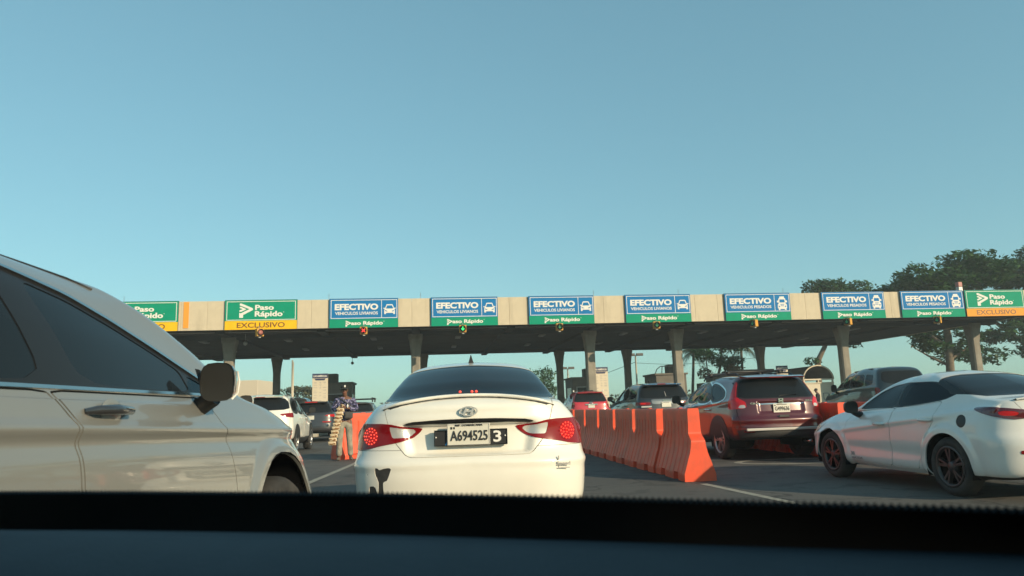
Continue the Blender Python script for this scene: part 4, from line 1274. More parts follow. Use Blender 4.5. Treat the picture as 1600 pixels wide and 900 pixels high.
    # plate holder, number plate, old plate behind
    hd = c.box('plate_holder', (.012, -2.335, .878), (.535, .03, .115), M['ink'], .006)
    b = MB(); frame_strip(b, -.255, .279, .822, .936, .006, -2.356, -2.35); b.build('holder_rim', M['chrome'], hd)
    b = MB(); fit_text(b, '3', .205, .882, .058, .082, .02, -2.352, .004); b.build('lettering', M['inkwhite'], hd)
    b = MB(); b.prism([(-.178, .826), (-.164, .826), (-.164, .852)], -2.354, -2.349); b.build('blue_corner', M['bluesticker'], hd)
    b = MB()
    for x in (-.242, .263): b.ball((x, -2.352, .885), .006, 8, 6)
    b.build('bolt', M['inkwhite'], hd)['kind'] = 'stuff'
    p = c.box('licence_plate', (-.004, -2.362, .902), (.312, .010, .154), M['plate'], .004)
    b = MB(); frame_strip(b, -.157, .149, .828, .976, .003, -2.3705, -2.366); b.build('plate_rim', M['greyink'], p)
    b = MB(); fit_text(b, 'A694525', .0, .894, .272, .074, .014, -2.371, .004); b.build('lettering', M['ink'], p)
    b = MB(); fit_text(b, 'REP. DOMINICANA', .0, .968, .20, .014, .02, -2.371, .003); b.box((-.128, -2.3685, .949), (.013, .003, .017)); b.box((-.108, -2.3685, .949), (.011, .003, .015)); b.build('caption_print', M['ink'], p)
    # worn bumper sticker
    b = MB(); fit_text(b, 'Speed', .685, .668, .10, .036, .03, 0, .003); fit_text(b, 'i', .648, .712, .012, .03, .04, 0, .003)
    b.box((.685, 0, .640), (.09, .003, .006))
    for i, v in enumerate(b.v): b.v[i] = (v[0], surf_y(c, .685, .67) - .006 + v[1] + (v[0] - .685) * .22, v[2])
    b.build('bumper_sticker', M['sticker'], c.root)
    # antenna fin
    b = MB(); b.add([(-.028, -.75, 1.512), (.028, -.75, 1.512), (0, -.55, 1.53), (0, -.735, 1.60), (-.004, -.76, 1.595), (.004, -.76, 1.595)],
                    [(0, 4, 3, 2), (1, 2, 3, 5), (0, 1, 5, 4), (3, 4, 5), (0, 2, 1)]); b.build('antenna_fin', M['darkgrey'], c.root)
    for sg in (-1, 1): mirror_part(c, sg * .79, .62, 1.03, sg, M['white'], (.17, .14, .13))
    c.wheels((1.40, -1.395), .80, .325, .20, 'five', M['alloy'], 5)
    return c.finish()
white_saloon()

# ------------------------------------------------------------------ wagons and off-road cars
def wagon(name, label, loc, az, pm, S=(1, 1, 1), res=.04, n=2.8, lamp=None, lampm='lens', glass=None, dlo=None, trim=None, rails=False, cross=False, plate='', badge=None,
          spoiler=True, clad=True, tail_label=None, lit=(), wheelr=.36, style='five', spokes=5, rimm=None, brow=None, doors=True, mcap=None, lower=None, exhaust=False, disp=None, inner=None,
          rear_glass=None, hi=True, extra=None, cat='car', group=None, shell=False, arch_r=.41, mirror_at=None, bare_lid=False, archz=.37, wheel_y=(1.33, -1.30), drop_door_handles=False, levels=None):
    a, b_, cz = S
    c = Car(name, label, cat, loc, az, levels or WAGON, S=S, res=res, nr=n, disp=disp, group=group, paintmat=M[pm])
    wy = (wheel_y[0] * b_, wheel_y[1] * b_)
    g = M[glass or 'glass']
    c.arches(wy, archz * max(1, cz), arch_r * max(1, cz), .045 if clad else None)
    c.start_lining()
    V = c.skin.V
    if clad: c.take(V[:, 2] - .43 * cz + .03 * (V[:, 1] < -1.9 * b_), 'lower_cladding', M['plastic'], inset=-.003)
    rg = rear_glass or [(-.755, 1.19), (0, 1.185), (.755, 1.19), (.70, 1.36), (.62, 1.525), (.52, 1.555), (0, 1.565), (-.52, 1.555), (-.62, 1.525), (-.70, 1.36)]
    rg = sc2(rg, a, cz)
    c.take(c.face(rg, -1, .62 * b_, 1, .15), 'rear_window', g, inset=.004)
    c.take(c.face(rg, -1, .62 * b_, 1, .15) - .02, 'window_seal', M['trim'], inset=.002)
    c.take(c.face(sc2([(-.66, 1.13), (.66, 1.13), (.58, 1.44), (.5, 1.49), (-.5, 1.49), (-.58, 1.44)], a, cz), 1, 2.0 * b_), 'windshield', g, inset=.004)
    DL = dlo or [[(.86, 1.175), (.30, 1.455), (-.06, 1.50), (.0, 1.165)], [(-.10, 1.165), (-.14, 1.505), (-.93, 1.50), (-1.0, 1.165)], [(-1.07, 1.17), (-1.02, 1.495), (-1.35, 1.465), (-1.75, 1.30), (-1.62, 1.185)]]
    for sg in (-1, 1):
        win = [c.take(c.side(sc2(p, b_, cz), sg), 'side_window', g, inset=.004) for p in DL]
        if trim:
            ds = [c.side(sc2(p, b_, cz), sg) for p in DL]
            dm = np.minimum.reduce(ds)
            c.take(dm - .055, 'pillar_trim', M['trim'], inset=.001)
            ds = [c.side(sc2(p, b_, cz), sg) for p in DL]; dm = np.minimum.reduce(ds)
            c.take(dm - .085, 'window_trim', M[trim], inset=-.004)
        if doors:
            d1 = seam_band(c, sc2([(.90, .44), (.97, .8), (.93, 1.15), (.28, 1.50), (-.08, 1.535), (-.06, .44)], b_, cz), sg)
            d2 = seam_band(c, sc2([(-.07, .44), (-.09, 1.535), (-1.0, 1.53), (-1.04, 1.1), (-.92, .80), (-.80, .44)], b_, cz), sg)
            for o, q, yy in ((d1, win[0], .15), (d2, win[1] if len(win) > 1 else None, -.80)):
                if o:
                    if q: q.parent = o
                    if not drop_door_handles: handle_part(c, o, surf_x(c, yy * b_, .97 * cz, sg), yy * b_, .97 * cz, sg, M['chrome'] if trim == 'chrome' else c.pm)
    for mir in (False, True):
        if lamp:
            if inner:
                q = c.take(c.face(sc2(inner[0], a, cz), -1, .45, 1, .15, mir), 'reversing_light', M[inner[1]], inset=-.006)
            tl = c.take(c.face(sc2(lamp, a, cz), -1, .50, 1, .18, mir), 'tail_light', M[lampm], inset=-.006, flange=.02)
            if inner and q and tl: q.parent = tl
            for (x, z, w, h) in lit:
                x = (x if mir else -x) * a
                bb = MB(); bb.box((x, surf_y(c, x, z * cz) - .005, z * cz), (w, .02, h), .006); bb.build('brake_light', M['brake'], tl or c.root)
    if brow:
        c.take(c.face(sc2(brow[0], a, cz), -1, .3, 1, .1), 'tailgate_garnish', M[brow[1]], inset=-.01)
    if lower:
        c.take(c.face(sc2(lower, a, cz), -1, .5, 1, .1), 'bumper_insert', M['plastic'], inset=-.006)
    if not bare_lid:
        tg = c.take(c.face(sc2([(-.80, .62), (.80, .62), (.82, .95), (.79, 1.15), (.69, 1.56), (.5, 1.60), (-.5, 1.60), (-.69, 1.56), (-.79, 1.15), (-.82, .95)], a, cz), -1, .60, 1, .08), 'tailgate', c.pm, gap=.006, flange=.02)
    V = c.skin.V
    c.take(np.maximum(V[:, 1] + 1.86 * b_, V[:, 2] - .64 * cz), 'rear_bumper', c.pm, gap=.003)
    yr = -2.24 * b_
    if spoiler:
        bb = MB(); bb.add([(-.62 * a, -1.86 * b_, 1.615 * cz), (.62 * a, -1.86 * b_, 1.615 * cz), (.58 * a, -2.07 * b_, 1.585 * cz), (-.58 * a, -2.07 * b_, 1.585 * cz),
                           (-.62 * a, -1.84 * b_, 1.57 * cz), (.62 * a, -1.84 * b_, 1.57 * cz), (.57 * a, -2.06 * b_, 1.562 * cz), (-.57 * a, -2.06 * b_, 1.562 * cz)],
                          [(0, 3, 2, 1), (4, 5, 6, 7), (0, 4, 7, 3), (1, 2, 6, 5), (2, 3, 7, 6), (0, 1, 5, 4)])
        sp = bb.build('roof_spoiler', c.pm, c.root)
        if hi: c.box('high_brake_light', (0, -2.068 * b_, 1.573 * cz), (.26, .012, .018), M['lens'], .003, sp)
    if plate is not None:
        plate_part(c, plate, 0, surf_y(c, 0, .98 * cz) - .02, .98 * cz, .32, .16)
    if rails:
        for sg in (-1, 1):
            bb = MB(); x = sg * .55 * a
            bb.tube([(x, .15 * b_, 1.60 * cz), (x, .05 * b_, 1.665 * cz), (x, -.8 * b_, 1.70 * cz), (x, -1.55 * b_, 1.675 * cz), (x, -1.68 * b_, 1.62 * cz)], .016, 6)
            bb.build('roof_rail', M['plastic'], c.root)
    if cross:
        for yy in (-.25, -1.15):
            bb = MB(); bb.tube([(-.62 * a, yy * b_, 1.73 * cz), (.62 * a, yy * b_, 1.73 * cz)], .022, 6)
            for sg in (-1, 1): bb.box((sg * .55 * a, yy * b_, 1.705 * cz), (.05, .08, .07), .01)
            bb.build('roof_bar', M['plastic'], c.root)
    if badge:
        o = badge(c, surf_y(c, 0, 1.12 * cz) - .012, 1.12 * cz)
    my, mz = mirror_at or (.66, 1.21)
    for sg in (-1, 1): mirror_part(c, sg * .87 * a, my * b_, mz * cz, sg, M[mcap] if mcap else c.pm)
    bb = MB(); bb.tube([(.0, -2.12 * b_, 1.205 * cz), (.05, -2.11 * b_, 1.22 * cz), (.36 * a, -2.10 * b_, 1.235 * cz)], .008, 5); bb.build('rear_wiper', M['plastic'], c.root)
    c.wheels(wy, (.91 * a) - .115, wheelr * max(1, cz), .22, style, M[rimm or 'alloy'], spokes)
    if exhaust:
        bb = MB(); bb.lathe([(.035, 0), (.035, .2), (.03, .2), (.03, 0)], 12, 'Y', (.5 * a, -2.22 * b_, .33)); bb.build('exhaust_pipe', M['chrome'], c.root)
    if extra: extra(c)
    return c.finish()

def badge_h(c, y, z):
    b = MB(); frame_strip(b, -.046, .046, z - .038, z + .038, .007, y - .012, y + .01)
    for s in (-1, 1): b.prism([(s * .034, z + .030), (s * .020, z + .030), (s * .013, z - .030), (s * .027, z - .030)], y - .014, y + .01)
    b.box((0, y - .002, z - .002), (.05, .02, .016)); return b.build('badge', M['chrome'], c.root)
def badge_rings(c, y, z):
    b = MB(); n = 24
    for rx, rz in ((.085, .055), (.03, .052), (.06, .022)):
        b.tube([(rx * math.cos(2 * math.pi * k / n), y, z + (.02 if rz < .03 else 0) + rz * math.sin(2 * math.pi * k / n)) for k in range(n + 1)], .009, 6)
    return b.build('badge', M['chrome'], c.root)
def badge_word(word, x, z, w, h):
    def f(c, y, zz):
        b = MB(); fit_text(b, word, x, z, w, h, .02, surf_y(c, x, z) - .012, .01); return b.build('badge', M['chrome'], c.root)
    return f

# 2: silver wagon on the left
def silver_extra(c):
    # brake-up of the black pillar strip and the dark mirror triangle
    pass
def silver_disp(V, N):
    x, y, z = V[:, 0], V[:, 1], V[:, 2]
    s = (abs(x) > .6) & (abs(y) < 2.1)
    d = np.where(s, .016 * np.exp(-((z - (1.062 - .03 * (y + .6))) / .022) ** 2) - .010 * np.exp(-((z - (1.02 - .03 * (y + .6))) / .03) ** 2), 0)
    rr = np.hypot(y - 1.43, z - .42)
    d += np.where(abs(x) > .6, .022 * smooth(.56, .50, rr), 0)
    return d
SILVER = list(WAGON)
SILVER[6] = (-2.18, 2.10, (.86, .885, .83), .38, .75, (1.08, 1.09, 1.06, 1.0, .955))
SILVER[7] = (-2.15, 1.80, (.845, .87, .80), .36, .60, (1.14, 1.14, 1.11, 1.085, 1.07))
SILVER[9] = (-2.02, .95, (.76, .79, .70), .30, .36, (1.38, 1.36, 1.36, 1.35, 1.37))
SILVER[10] = (-1.90, .54, (.67, .70, .63), .26, .30, (1.53, 1.515, 1.52, 1.505, 1.515))
SILVER[11] = (-1.80, .30, (.55, .58, .54), .25, .25, (1.585, 1.575, 1.585, 1.565, 1.57))
SILVER[12] = (-1.6, 0, (0, 0, 0), .1, .1, (1.615, 1.62, 1.62, 1.61, 1.60))
SILVER[8] = (-2.13, 1.30, (.83, .855, .77), .34, .40, (1.18, 1.17, 1.14, 1.165, 1.18))
def silver_wagon():
    c = Car('wagon_car', 'large silver wagon with black door mirror, close beside us on the left', 'car', (-2.175, 2.55), 2.0, SILVER, S=(1, 1.06, 1.022), res=.021, nr=2.8, disp=silver_disp, paintmat=M['silver'])
    c.arches((1.43, -1.34), .42, .465)
    c.start_lining()
    V = c.skin.V; c.take(V[:, 2] - .40, 'lower_cladding', M['plastic'], inset=-.003)
    c.take(c.face(sc2([(-.66, 1.13), (.66, 1.13), (.58, 1.44), (.5, 1.49), (-.5, 1.49), (-.58, 1.44)], 1, 1.02), 1, 2.0), 'windshield', M['glass'], inset=.004)
    rg = [(-.74, 1.2), (.74, 1.2), (.62, 1.55), (.5, 1.58), (-.5, 1.58), (-.62, 1.55)]
    c.take(c.face(rg, -1, .6), 'rear_window', M['glass'], inset=.004)
    F = [(.585, 1.187), (.545, 1.275), (.36, 1.335), (.10, 1.41), (-.16, 1.472), (-.40, 1.505), (-.235, 1.195)]
    T = [(.62, 1.187), (.59, 1.262), (.84, 1.195)]
    Rr = [(-.415, 1.197), (-.555, 1.515), (-1.15, 1.53), (-1.22, 1.2)]
    Qq = [(-1.29, 1.2), (-1.22, 1.52), (-1.5, 1.49), (-1.8, 1.34), (-1.72, 1.22)]
    whole = [(.90, 1.182), (.62, 1.272), (.36, 1.353), (.10, 1.428), (-.16, 1.49), (-.5, 1.535), (-1.2, 1.548), (-1.5, 1.51), (-1.85, 1.34), (-1.74, 1.19), (0, 1.182)]
    for sg in (-1, 1):
        wins = [c.take(c.side(p, sg, 2, .12), 'side_window', M['glass2'], inset=.006) for p in (F, Rr, Qq, T)]
        c.take(c.side(whole, sg, 1, .1), 'pillar_trim', M['trim'], inset=.003)
        c.take(c.side(whole, sg, 1, .1) - .011, 'window_trim', M['chrome'], inset=-.005)
        d1 = seam_band(c, [(.83, .40), (.84, .75), (.80, .98), (.66, 1.165), (-.42, 1.172), (-.335, 1.08), (-.31, .9), (-.30, .40)], sg)
        d2 = seam_band(c, [(-.31, .40), (-.32, .9), (-.345, 1.08), (-.43, 1.172), (-1.5, 1.18), (-1.15, .85), (-.95, .40)], sg)
        for o, q, yy in ((d1, wins[0], -.17), (d2, wins[1], -1.15)):
            if o:
                q.parent = o
                x = surf_x(c, yy, 1.105, sg)
                b = MB()
                b.tube([(x + sg * .002, yy - .115, 1.108), (x + sg * .026, yy - .09, 1.111), (x + sg * .034, yy, 1.112), (x + sg * .028, yy + .09, 1.108), (x + sg * .002, yy + .112, 1.102)], [.009, .014, .017, .015, .009], 10)
                hh = b.build('door_handle', M['darkgrey'], o)
                b = MB(); b.ball((x + sg * .004, yy + .02, 1.105), (.006, .060, .045), 16, 10); b.build('handle_cup', M['silver'], o)
    for mir in (False, True):
        c.take(c.face([(-.62, .93), (-.9, 1.0), (-.95, .82), (-.6, .78)], 1, .75, 1, .2, mir), 'headlight', M['lensclear'], inset=-.004)
        c.take(c.face([(-.70, 1.52), (-.62, 1.52), (-.66, 1.1), (-.66, .9), (-.95, .9), (-.92, 1.1)], -1, .45, 1, .15, mir), 'tail_light', M['lens'], inset=-.005)
    c.take(c.face([(-.80, .62), (.80, .62), (.82, .95), (.79, 1.15), (.69, 1.58), (.5, 1.62), (-.5, 1.62), (-.69, 1.58), (-.79, 1.15), (-.82, .95)], -1, .60, 1, .08), 'tailgate', c.pm, gap=.006)
    V = c.skin.V
    c.take(np.maximum(1.02 - V[:, 1] + .0 * V[:, 0], abs(V[:, 0]) - .72 + (V[:, 2] < .985) * 2), 'bonnet', c.pm, gap=.005)
    # big dark mirror with a light indicator strip
    for sg in (-1, 1):
        mo = mirror_part(c, sg * .80, .50, 1.222, sg, M['darkgrey'], (.145, .13, .160))
        b = MB(); cx = sg * (.80 + .145 / 2 + .06)
        b.tube([(cx + sg * .060, .56, 1.222 + .045), (cx + sg * .069, .56, 1.222), (cx + sg * .064, .56, 1.222 - .045), (cx + sg * .04, .56, 1.222 - .07)], .004, 6); b.build('indicator_strip', M['inkwhite'], mo)
        b = MB(); b.add([(sg * .842, .84, 1.19), (sg * .842, .56, 1.19), (sg * .80, .58, 1.285), (sg * .862, .84, 1.185), (sg * .862, .56, 1.185), (sg * .82, .58, 1.28)], [(0, 1, 2), (3, 5, 4), (0, 3, 4, 1), (1, 4, 5, 2), (0, 2, 5, 3)]); b.build('mirror_base', M['trim'], mo)
    for sg in (-1, 1):
        b = MB(); x = sg * .60
        b.tube([(sg * (.62 - .02 * k), y_, surf_z(c, sg * (.62 - .02 * k), y_) + .002) for k, y_ in enumerate((.12, 0, -.2, -.5, -.9, -1.3, -1.6))], .0045, 6); b.build('roof_rail', M['plastic'], c.root)
    c.wheels((1.43, -1.34), .79, .385, .23, 'twin', M['alloy'], 5)
    return c.finish()
silver_wagon()

# 3: maroon wagon
LAMP_M = [(-.715, 1.50), (-.65, 1.50), (-.76, 1.19), (-.70, 1.14), (-.66, 1.11), (-.655, .99), (-1.0, .97), (-1.0, 1.03), (-.89, 1.12), (-.83, 1.26)]
DLO_M = [[(.80, 1.175), (.35, 1.40), (.02, 1.475), (-.10, 1.48), (-.02, 1.165)], [(-.07, 1.165), (-.15, 1.485), (-.75, 1.47), (-.90, 1.165)], [(-.95, 1.165), (-.80, 1.465), (-1.15, 1.42), (-1.55, 1.26), (-1.30, 1.18)]]
def maroon_extra(c):
    b = MB(); fit_text(b, 'CR-V', -.50, 1.03, .17, .030, .02, surf_y(c, -.5, 1.03) - .012, .008); b.build('badge', M['chrome'], c.root)
    b = MB(); fit_text(b, 'EX-L', .56, 1.06, .13, .026, .02, surf_y(c, .56, 1.06) - .012, .008); b.build('badge', M['chrome'], c.root)
    b = MB(); b.box((0, surf_y(c, 0, .79) - .006, .79), (.2, .012, .05), .01); b.build('tow_cover', M['plastic'], c.root)
    for s in (-1, 1):
        b = MB(); b.box((s * .62, surf_y(c, s * .62, .53) - .006, .53), (.30, .015, .035), .006); b.build('reflector', M['lens'], c.root)
    b = MB(); b.box((0, surf_y(c, 0, .47) - .02, .565), (1.5, .03, .05), .01); b.build('bumper_strip', M['metalgrey'], c.root)
def maroon_disp(V, N):
    x, y, z = V[:, 0], V[:, 1], V[:, 2]
    rear = y < -1.95
    d = np.where(rear, -.035 * smooth(.46, .40, abs(x)) * smooth(.84, .88, z) * smooth(1.07, 1.05, z), 0)
    d += np.where(rear, .03 * np.exp(-((z - .73) / .05) ** 2), 0)
    d += np.where((abs(x) > .6) & (abs(y) < 2), .012 * np.exp(-((z - (.98 - .06 * y)) / .03) ** 2), 0)
    return d
wagon('wagon_car', 'maroon wagon with roof bars and chrome window line behind the orange barriers', (4.62, 15.75), -6.5, 'maroon', (.975, 1, .955), .03, 2.9,
      lamp=LAMP_M, lampm='lens_sunlit', dlo=DLO_M, trim='chrome', rails=True, cross=True, plate='G499636', badge=badge_h, brow=([(-.47, 1.052), (.47, 1.052), (.46, 1.072), (-.46, 1.072)], 'chrome'),
      inner=([(-.675, 1.055), (-.76, 1.055), (-.79, .995), (-.675, .995)], 'lensclear'), lower=[(-.80, .40), (.80, .40), (.86, .60), (-.86, .60)], extra=maroon_extra, disp=maroon_disp, exhaust=True, spokes=5, style='twin')

# 4: black off-road wagon
def jeep_extra(c):
    c.box('high_brake_light', (-.02, -2.02, 1.735), (.28, .03, .03), M['lens'], .005)
    b = MB(); b.tube([(.05, -2.2, 1.31), (.02, -2.15, 1.48)], .012, 5); b.build('wiper_arm', M['greyink'], c.root)
    b = MB(); b.box((.15, -.3, 1.84), (.05, .1, .12), .01); b.tube([(.1, -.3, 1.79), (.1, -.3, 1.90)], .02, 6); b.build('roof_antenna', M['trim'], c.root)
    for s in (-1, 1):
        b = MB(); b.box((s * .66, surf_y(c, s * .66, 1.0) - .006, 1.0), (.36, .02, .05), .008); b.build('reversing_light', M['lensclear'], c.root)
wagon('wagon_car', 'black off-road wagon with wide red tail lights behind the barrier row', (4.62, 26.5), -7.5, 'black', (1.06, 1.05, 1.08), .05, 3.4,
      lamp=[(-.47, 1.055), (-.86, 1.065), (-1.1, 1.06), (-1.1, .975), (-.86, .965), (-.50, .975)], lit=((.70, 1.02, .22, .05),), plate='', badge=badge_word('Jeep', .0, 1.19, .2, .05), clad=True, extra=jeep_extra, hi=False,
      brow=([(-.44, 1.0), (.44, 1.0), (.46, 1.14), (-.46, 1.14)], 'steel'))
# 5: red off-road wagon
def red_extra(c):
    b = MB(); b.box((0, surf_y(c, 0, 1.16) - .015, 1.165), (.62, .03, .075), .015); b.build('tailgate_handle', M['chrome'], c.root)
    for s in (-1, 1):
        b = MB(); b.box((s * .74, -1.7, 1.84), (.06, .1, .08), .01); b.build('rack_foot', M['inkwhite'], c.root)
    b = MB(); b.box((.1, -1.2, 1.84), (.5, .3, .06), .02); b.build('roof_load', M['trim'], c.root)
wagon('wagon_car', 'red off-road wagon with chrome tailgate strip beyond the barrier row', (3.42, 38.3), -6.5, 'red', (1.06, 1.05, 1.10), .06, 3.8,
      lamp=[(-.74, 1.16), (-.84, 1.17), (-1.1, 1.16), (-1.1, .90), (-.76, .92)], inner=([(-.76, 1.14), (-.9, 1.14), (-.9, 1.07), (-.76, 1.07)], 'amber'), plate='', badge=badge_rings, extra=red_extra, clad=False)
# 6: white wagon far left and the white car whose bonnet shows
LAMP_C = [(-.52, 1.10), (-.80, 1.13), (-1.1, 1.12), (-1.1, 1.06), (-.9, 1.0), (-.72, 1.02)]
wagon('wagon_car', 'white wagon with black rear window and sunlit right side, left of the hawker', (-7.42, 22.75), -7, 'white', (1, 1, 1.03), .045, 2.6,
      lamp=LAMP_C, plate='', rear_glass=[(-.76, 1.24), (0, 1.22), (.76, 1.24), (.71, 1.42), (.6, 1.525), (0, 1.55), (-.6, 1.525), (-.71, 1.42)], clad=True, trim='trim')
def d_extra(c):
    for sg in (-1, 1):
        V = c.skin.V
        c.take(c.face([(-.60, .95), (-.93, 1.03), (-1, .90), (-.62, .84)], 1, .85, 1, .2, sg > 0), 'headlight', M['amber'], inset=-.004)
    V = c.skin.V
    c.take(np.maximum(1.1 - V[:, 1], abs(V[:, 0]) - .70 + (V[:, 2] < .98) * 2), 'bonnet', c.pm, gap=.006)
wagon('wagon_car', 'white wagon showing only its bonnet, windshield pillar and mirror beyond the silver bonnet', (-4.94, 9.70), 6, 'white2', (1.05, 1.1, 1.18), .035, 2.6,
      lamp=LAMP_C, plate='', clad=False, extra=d_extra, mcap='white2', mirror_at=(.70, 1.10), levels=SILVER)
# 7: dark wagons behind the hawker
def e_extra(c):
    for s in (-1, 1):
        b = MB(); b.box((s * .66, surf_y(c, s * .66, .80) - .006, .80), (.34, .02, .04), .006); b.build('reflector', M['brake'], c.root)
        b = MB(); b.box((s * .68, surf_y(c, s * .68, .66) - .006, .66), (.14, .03, .10), .02); b.build('exhaust_tip', M['chrome'], c.root)
    c.box('high_brake_light', (-.0, -2.08, 1.60), (.5, .03, .045), M['brake'], .006)
wagon('wagon_car', 'dark grey wagon with slim lit tail lights directly behind the hawker', (-8.55, 32.2), -5.5, 'darkgrey', (1.05, 1.03, 1.0), .06, 3.0,
      lamp=[(-.48, 1.05), (-.80, 1.10), (-1.1, 1.08), (-1.1, .98), (-.85, .99)], lampm='brake', plate='', clad=False, extra=e_extra, hi=False, disp=None)
def f_extra(c):
    for yy in (-.2, -1.3):
        b = MB(); b.tube([(-.72, yy, 1.80), (.72, yy, 1.80)], .03, 6); b.build('roof_bar', M['plastic'], c.root)
    b = MB()
    for s in (-1, 1): b.tube([(s * .66, -.1, 1.84), (s * .66, -1.5, 1.84)], .03, 6)
    b.build('rack_side', M['plastic'], c.root)
    for s in (-1, 1):
        for yy in (-.2, -1.3):
            b = MB(); b.box((s * .66, yy, 1.74), (.06, .1, .2), .01); b.build('rack_foot', M['plastic'], c.root)
    b = MB(); b.tube([(-.25, -1.4, 1.68), (-.25, -1.4, 2.42)], .03, 6); b.build('whip_antenna', M['trim'], c.root)
wagon('wagon_car', 'grey wagon with a roof rack and a whip antenna behind the orange block barrier', (-7.95, 38.3), -4.5, 'steel', (1.0, 1.0, 1.0), .06, 3.0,
      lamp=[(-.66, 1.12), (-.80, 1.14), (-1.1, 1.12), (-1.1, .95), (-.7, .95)], lampm='brake', plate='', clad=True, extra=f_extra)
def top_van(name, label, x, y, az, pm, w, h, l):
    c = Car(name, label, 'van', (x, y), az, WAGON, S=(w / 1.82, l / 4.55, h / 1.66), res=.08, nr=4, paintmat=M[pm]); a, b_, cz = w / 1.82, l / 4.55, h / 1.66
    c.arches((1.33 * b_, -1.3 * b_), .4, .44); c.start_lining()
    c.take(c.face(sc2([(-.70, 1.19), (.70, 1.19), (.6, 1.54), (-.6, 1.54)], a, cz), -1, .6), 'rear_window', M['glass'], inset=.004)
    c.take(c.face(sc2([(-.62, 1.15), (.62, 1.15), (.55, 1.46), (-.55, 1.46)], a, cz), 1, 2.0 * b_), 'windshield', M['glass'], inset=.004)
    for sg in (-1, 1):
        for p in ([(.8, 1.175), (.28, 1.45), (-.06, 1.50), (-.02, 1.165)], [(-.12, 1.165), (-.14, 1.505), (-1.6, 1.48), (-1.7, 1.165)]):
            c.take(c.side(sc2(p, b_, cz), sg), 'side_window', M['glass'], inset=.004)
        c.take(c.face(sc2([(-.8, 1.1), (-1.1, 1.1), (-1.1, .8), (-.8, .8)], a, cz), -1, .4, 1, .1, sg > 0), 'tail_light', M['lens'], inset=-.005)
    c.wheels((1.33 * b_, -1.3 * b_), .9 * a - .12, .36, .2, 'five', M['alloy'], 5)
    plate_part(c, '', 0, surf_y(c, 0, .9 * cz) - .02, .9 * cz)
    return c.finish()
top_van('van', 'dark van roof peeking above the white wagon on the left', -14.6, 50.0, -6, 'darkgrey', 2.0, 2.25, 5.0)
top_van('van', 'pale blue van roof peeking left of the price board by the hawker', -14.9, 57, -6, 'steel', 2.0, 2.3, 5.0)

# 8: dark blue-grey van right, behind the white coupe-like saloon
def dark_van():
    S = (1.0, 1.06, 1.23); a, b_, cz = S
    c = Car('van', 'dark blue grey van with black side glass behind the white saloon on the right', 'van', (12.25, 25.4), 0.0, WAGON, S=S, res=.045, nr=4.2, nf=3, paintmat=M['bluegrey'])
    c.arches((1.33 * b_, -1.3 * b_), .38, .43); c.start_lining()
    c.take(c.face(sc2([(-.72, 1.19), (.72, 1.19), (.62, 1.50), (.5, 1.53), (-.5, 1.53), (-.62, 1.50)], a, cz), -1, .6), 'rear_window', M['glass'], inset=.004)
    c.take(c.face(sc2([(-.66, 1.13), (.66, 1.13), (.58, 1.44), (-.58, 1.44)], a, cz), 1, 2.0 * b_), 'windshield', M['glass'], inset=.004)
    for sg in (-1, 1):
        w = []
        for p in ([(.84, 1.17), (.52, 1.36), (.48, 1.17)], [(.43, 1.17), (.47, 1.37), (.28, 1.44), (-.1, 1.49), (-.1, 1.165)], [(-.17, 1.165), (-.17, 1.495), (-1.15, 1.48), (-1.15, 1.165)], [(-1.22, 1.17), (-1.22, 1.48), (-1.65, 1.44), (-1.68, 1.2)]):
            w.append(c.take(c.side(sc2(p, b_, cz), sg, 1, .12), 'side_window', M['glass'], inset=.006))
        d = seam_band(c, sc2([(.9, .45), (.95, 1.13), (.2, 1.48), (-.135, 1.52), (-.13, .45)], b_, cz), sg); 
        if d: w[1].parent = d; handle_part(c, d, surf_x(c, .02, 1.2, sg), .02, 1.2, sg, M['trim'])
        d = seam_band(c, sc2([(-.14, .45), (-.14, 1.52), (-1.18, 1.51), (-1.18, .45)], b_, cz), sg, 'sliding_door')
        if d: w[2].parent = d
        c.take(c.face(sc2([(-.8, 1.12), (-1.1, 1.12), (-1.1, .7), (-.8, .7)], a, cz), -1, .4, 1, .1, sg > 0), 'tail_light', M['lens'], inset=-.005)
        mirror_part(c, sg * .86, .60, 1.42, sg, M['plastic'], (.2, .15, .26))
        b = MB(); b.tube([(sg * .60, -.2, 1.945), (sg * .60, -1.5, 1.985)], .014, 6); b.build('roof_rail', M['plastic'], c.root)
    c.box('high_brake_light', (0, -1.80, 1.945), (.42, .10, .055), M['lens'], .012)
    c.wheels((1.33 * b_, -1.3 * b_), .79, .36, .2, 'five', M['alloy'], 5)
    plate_part(c, '', 0, surf_y(c, 0, 1.0) - .02, 1.0)
    return c.finish()
dark_van()

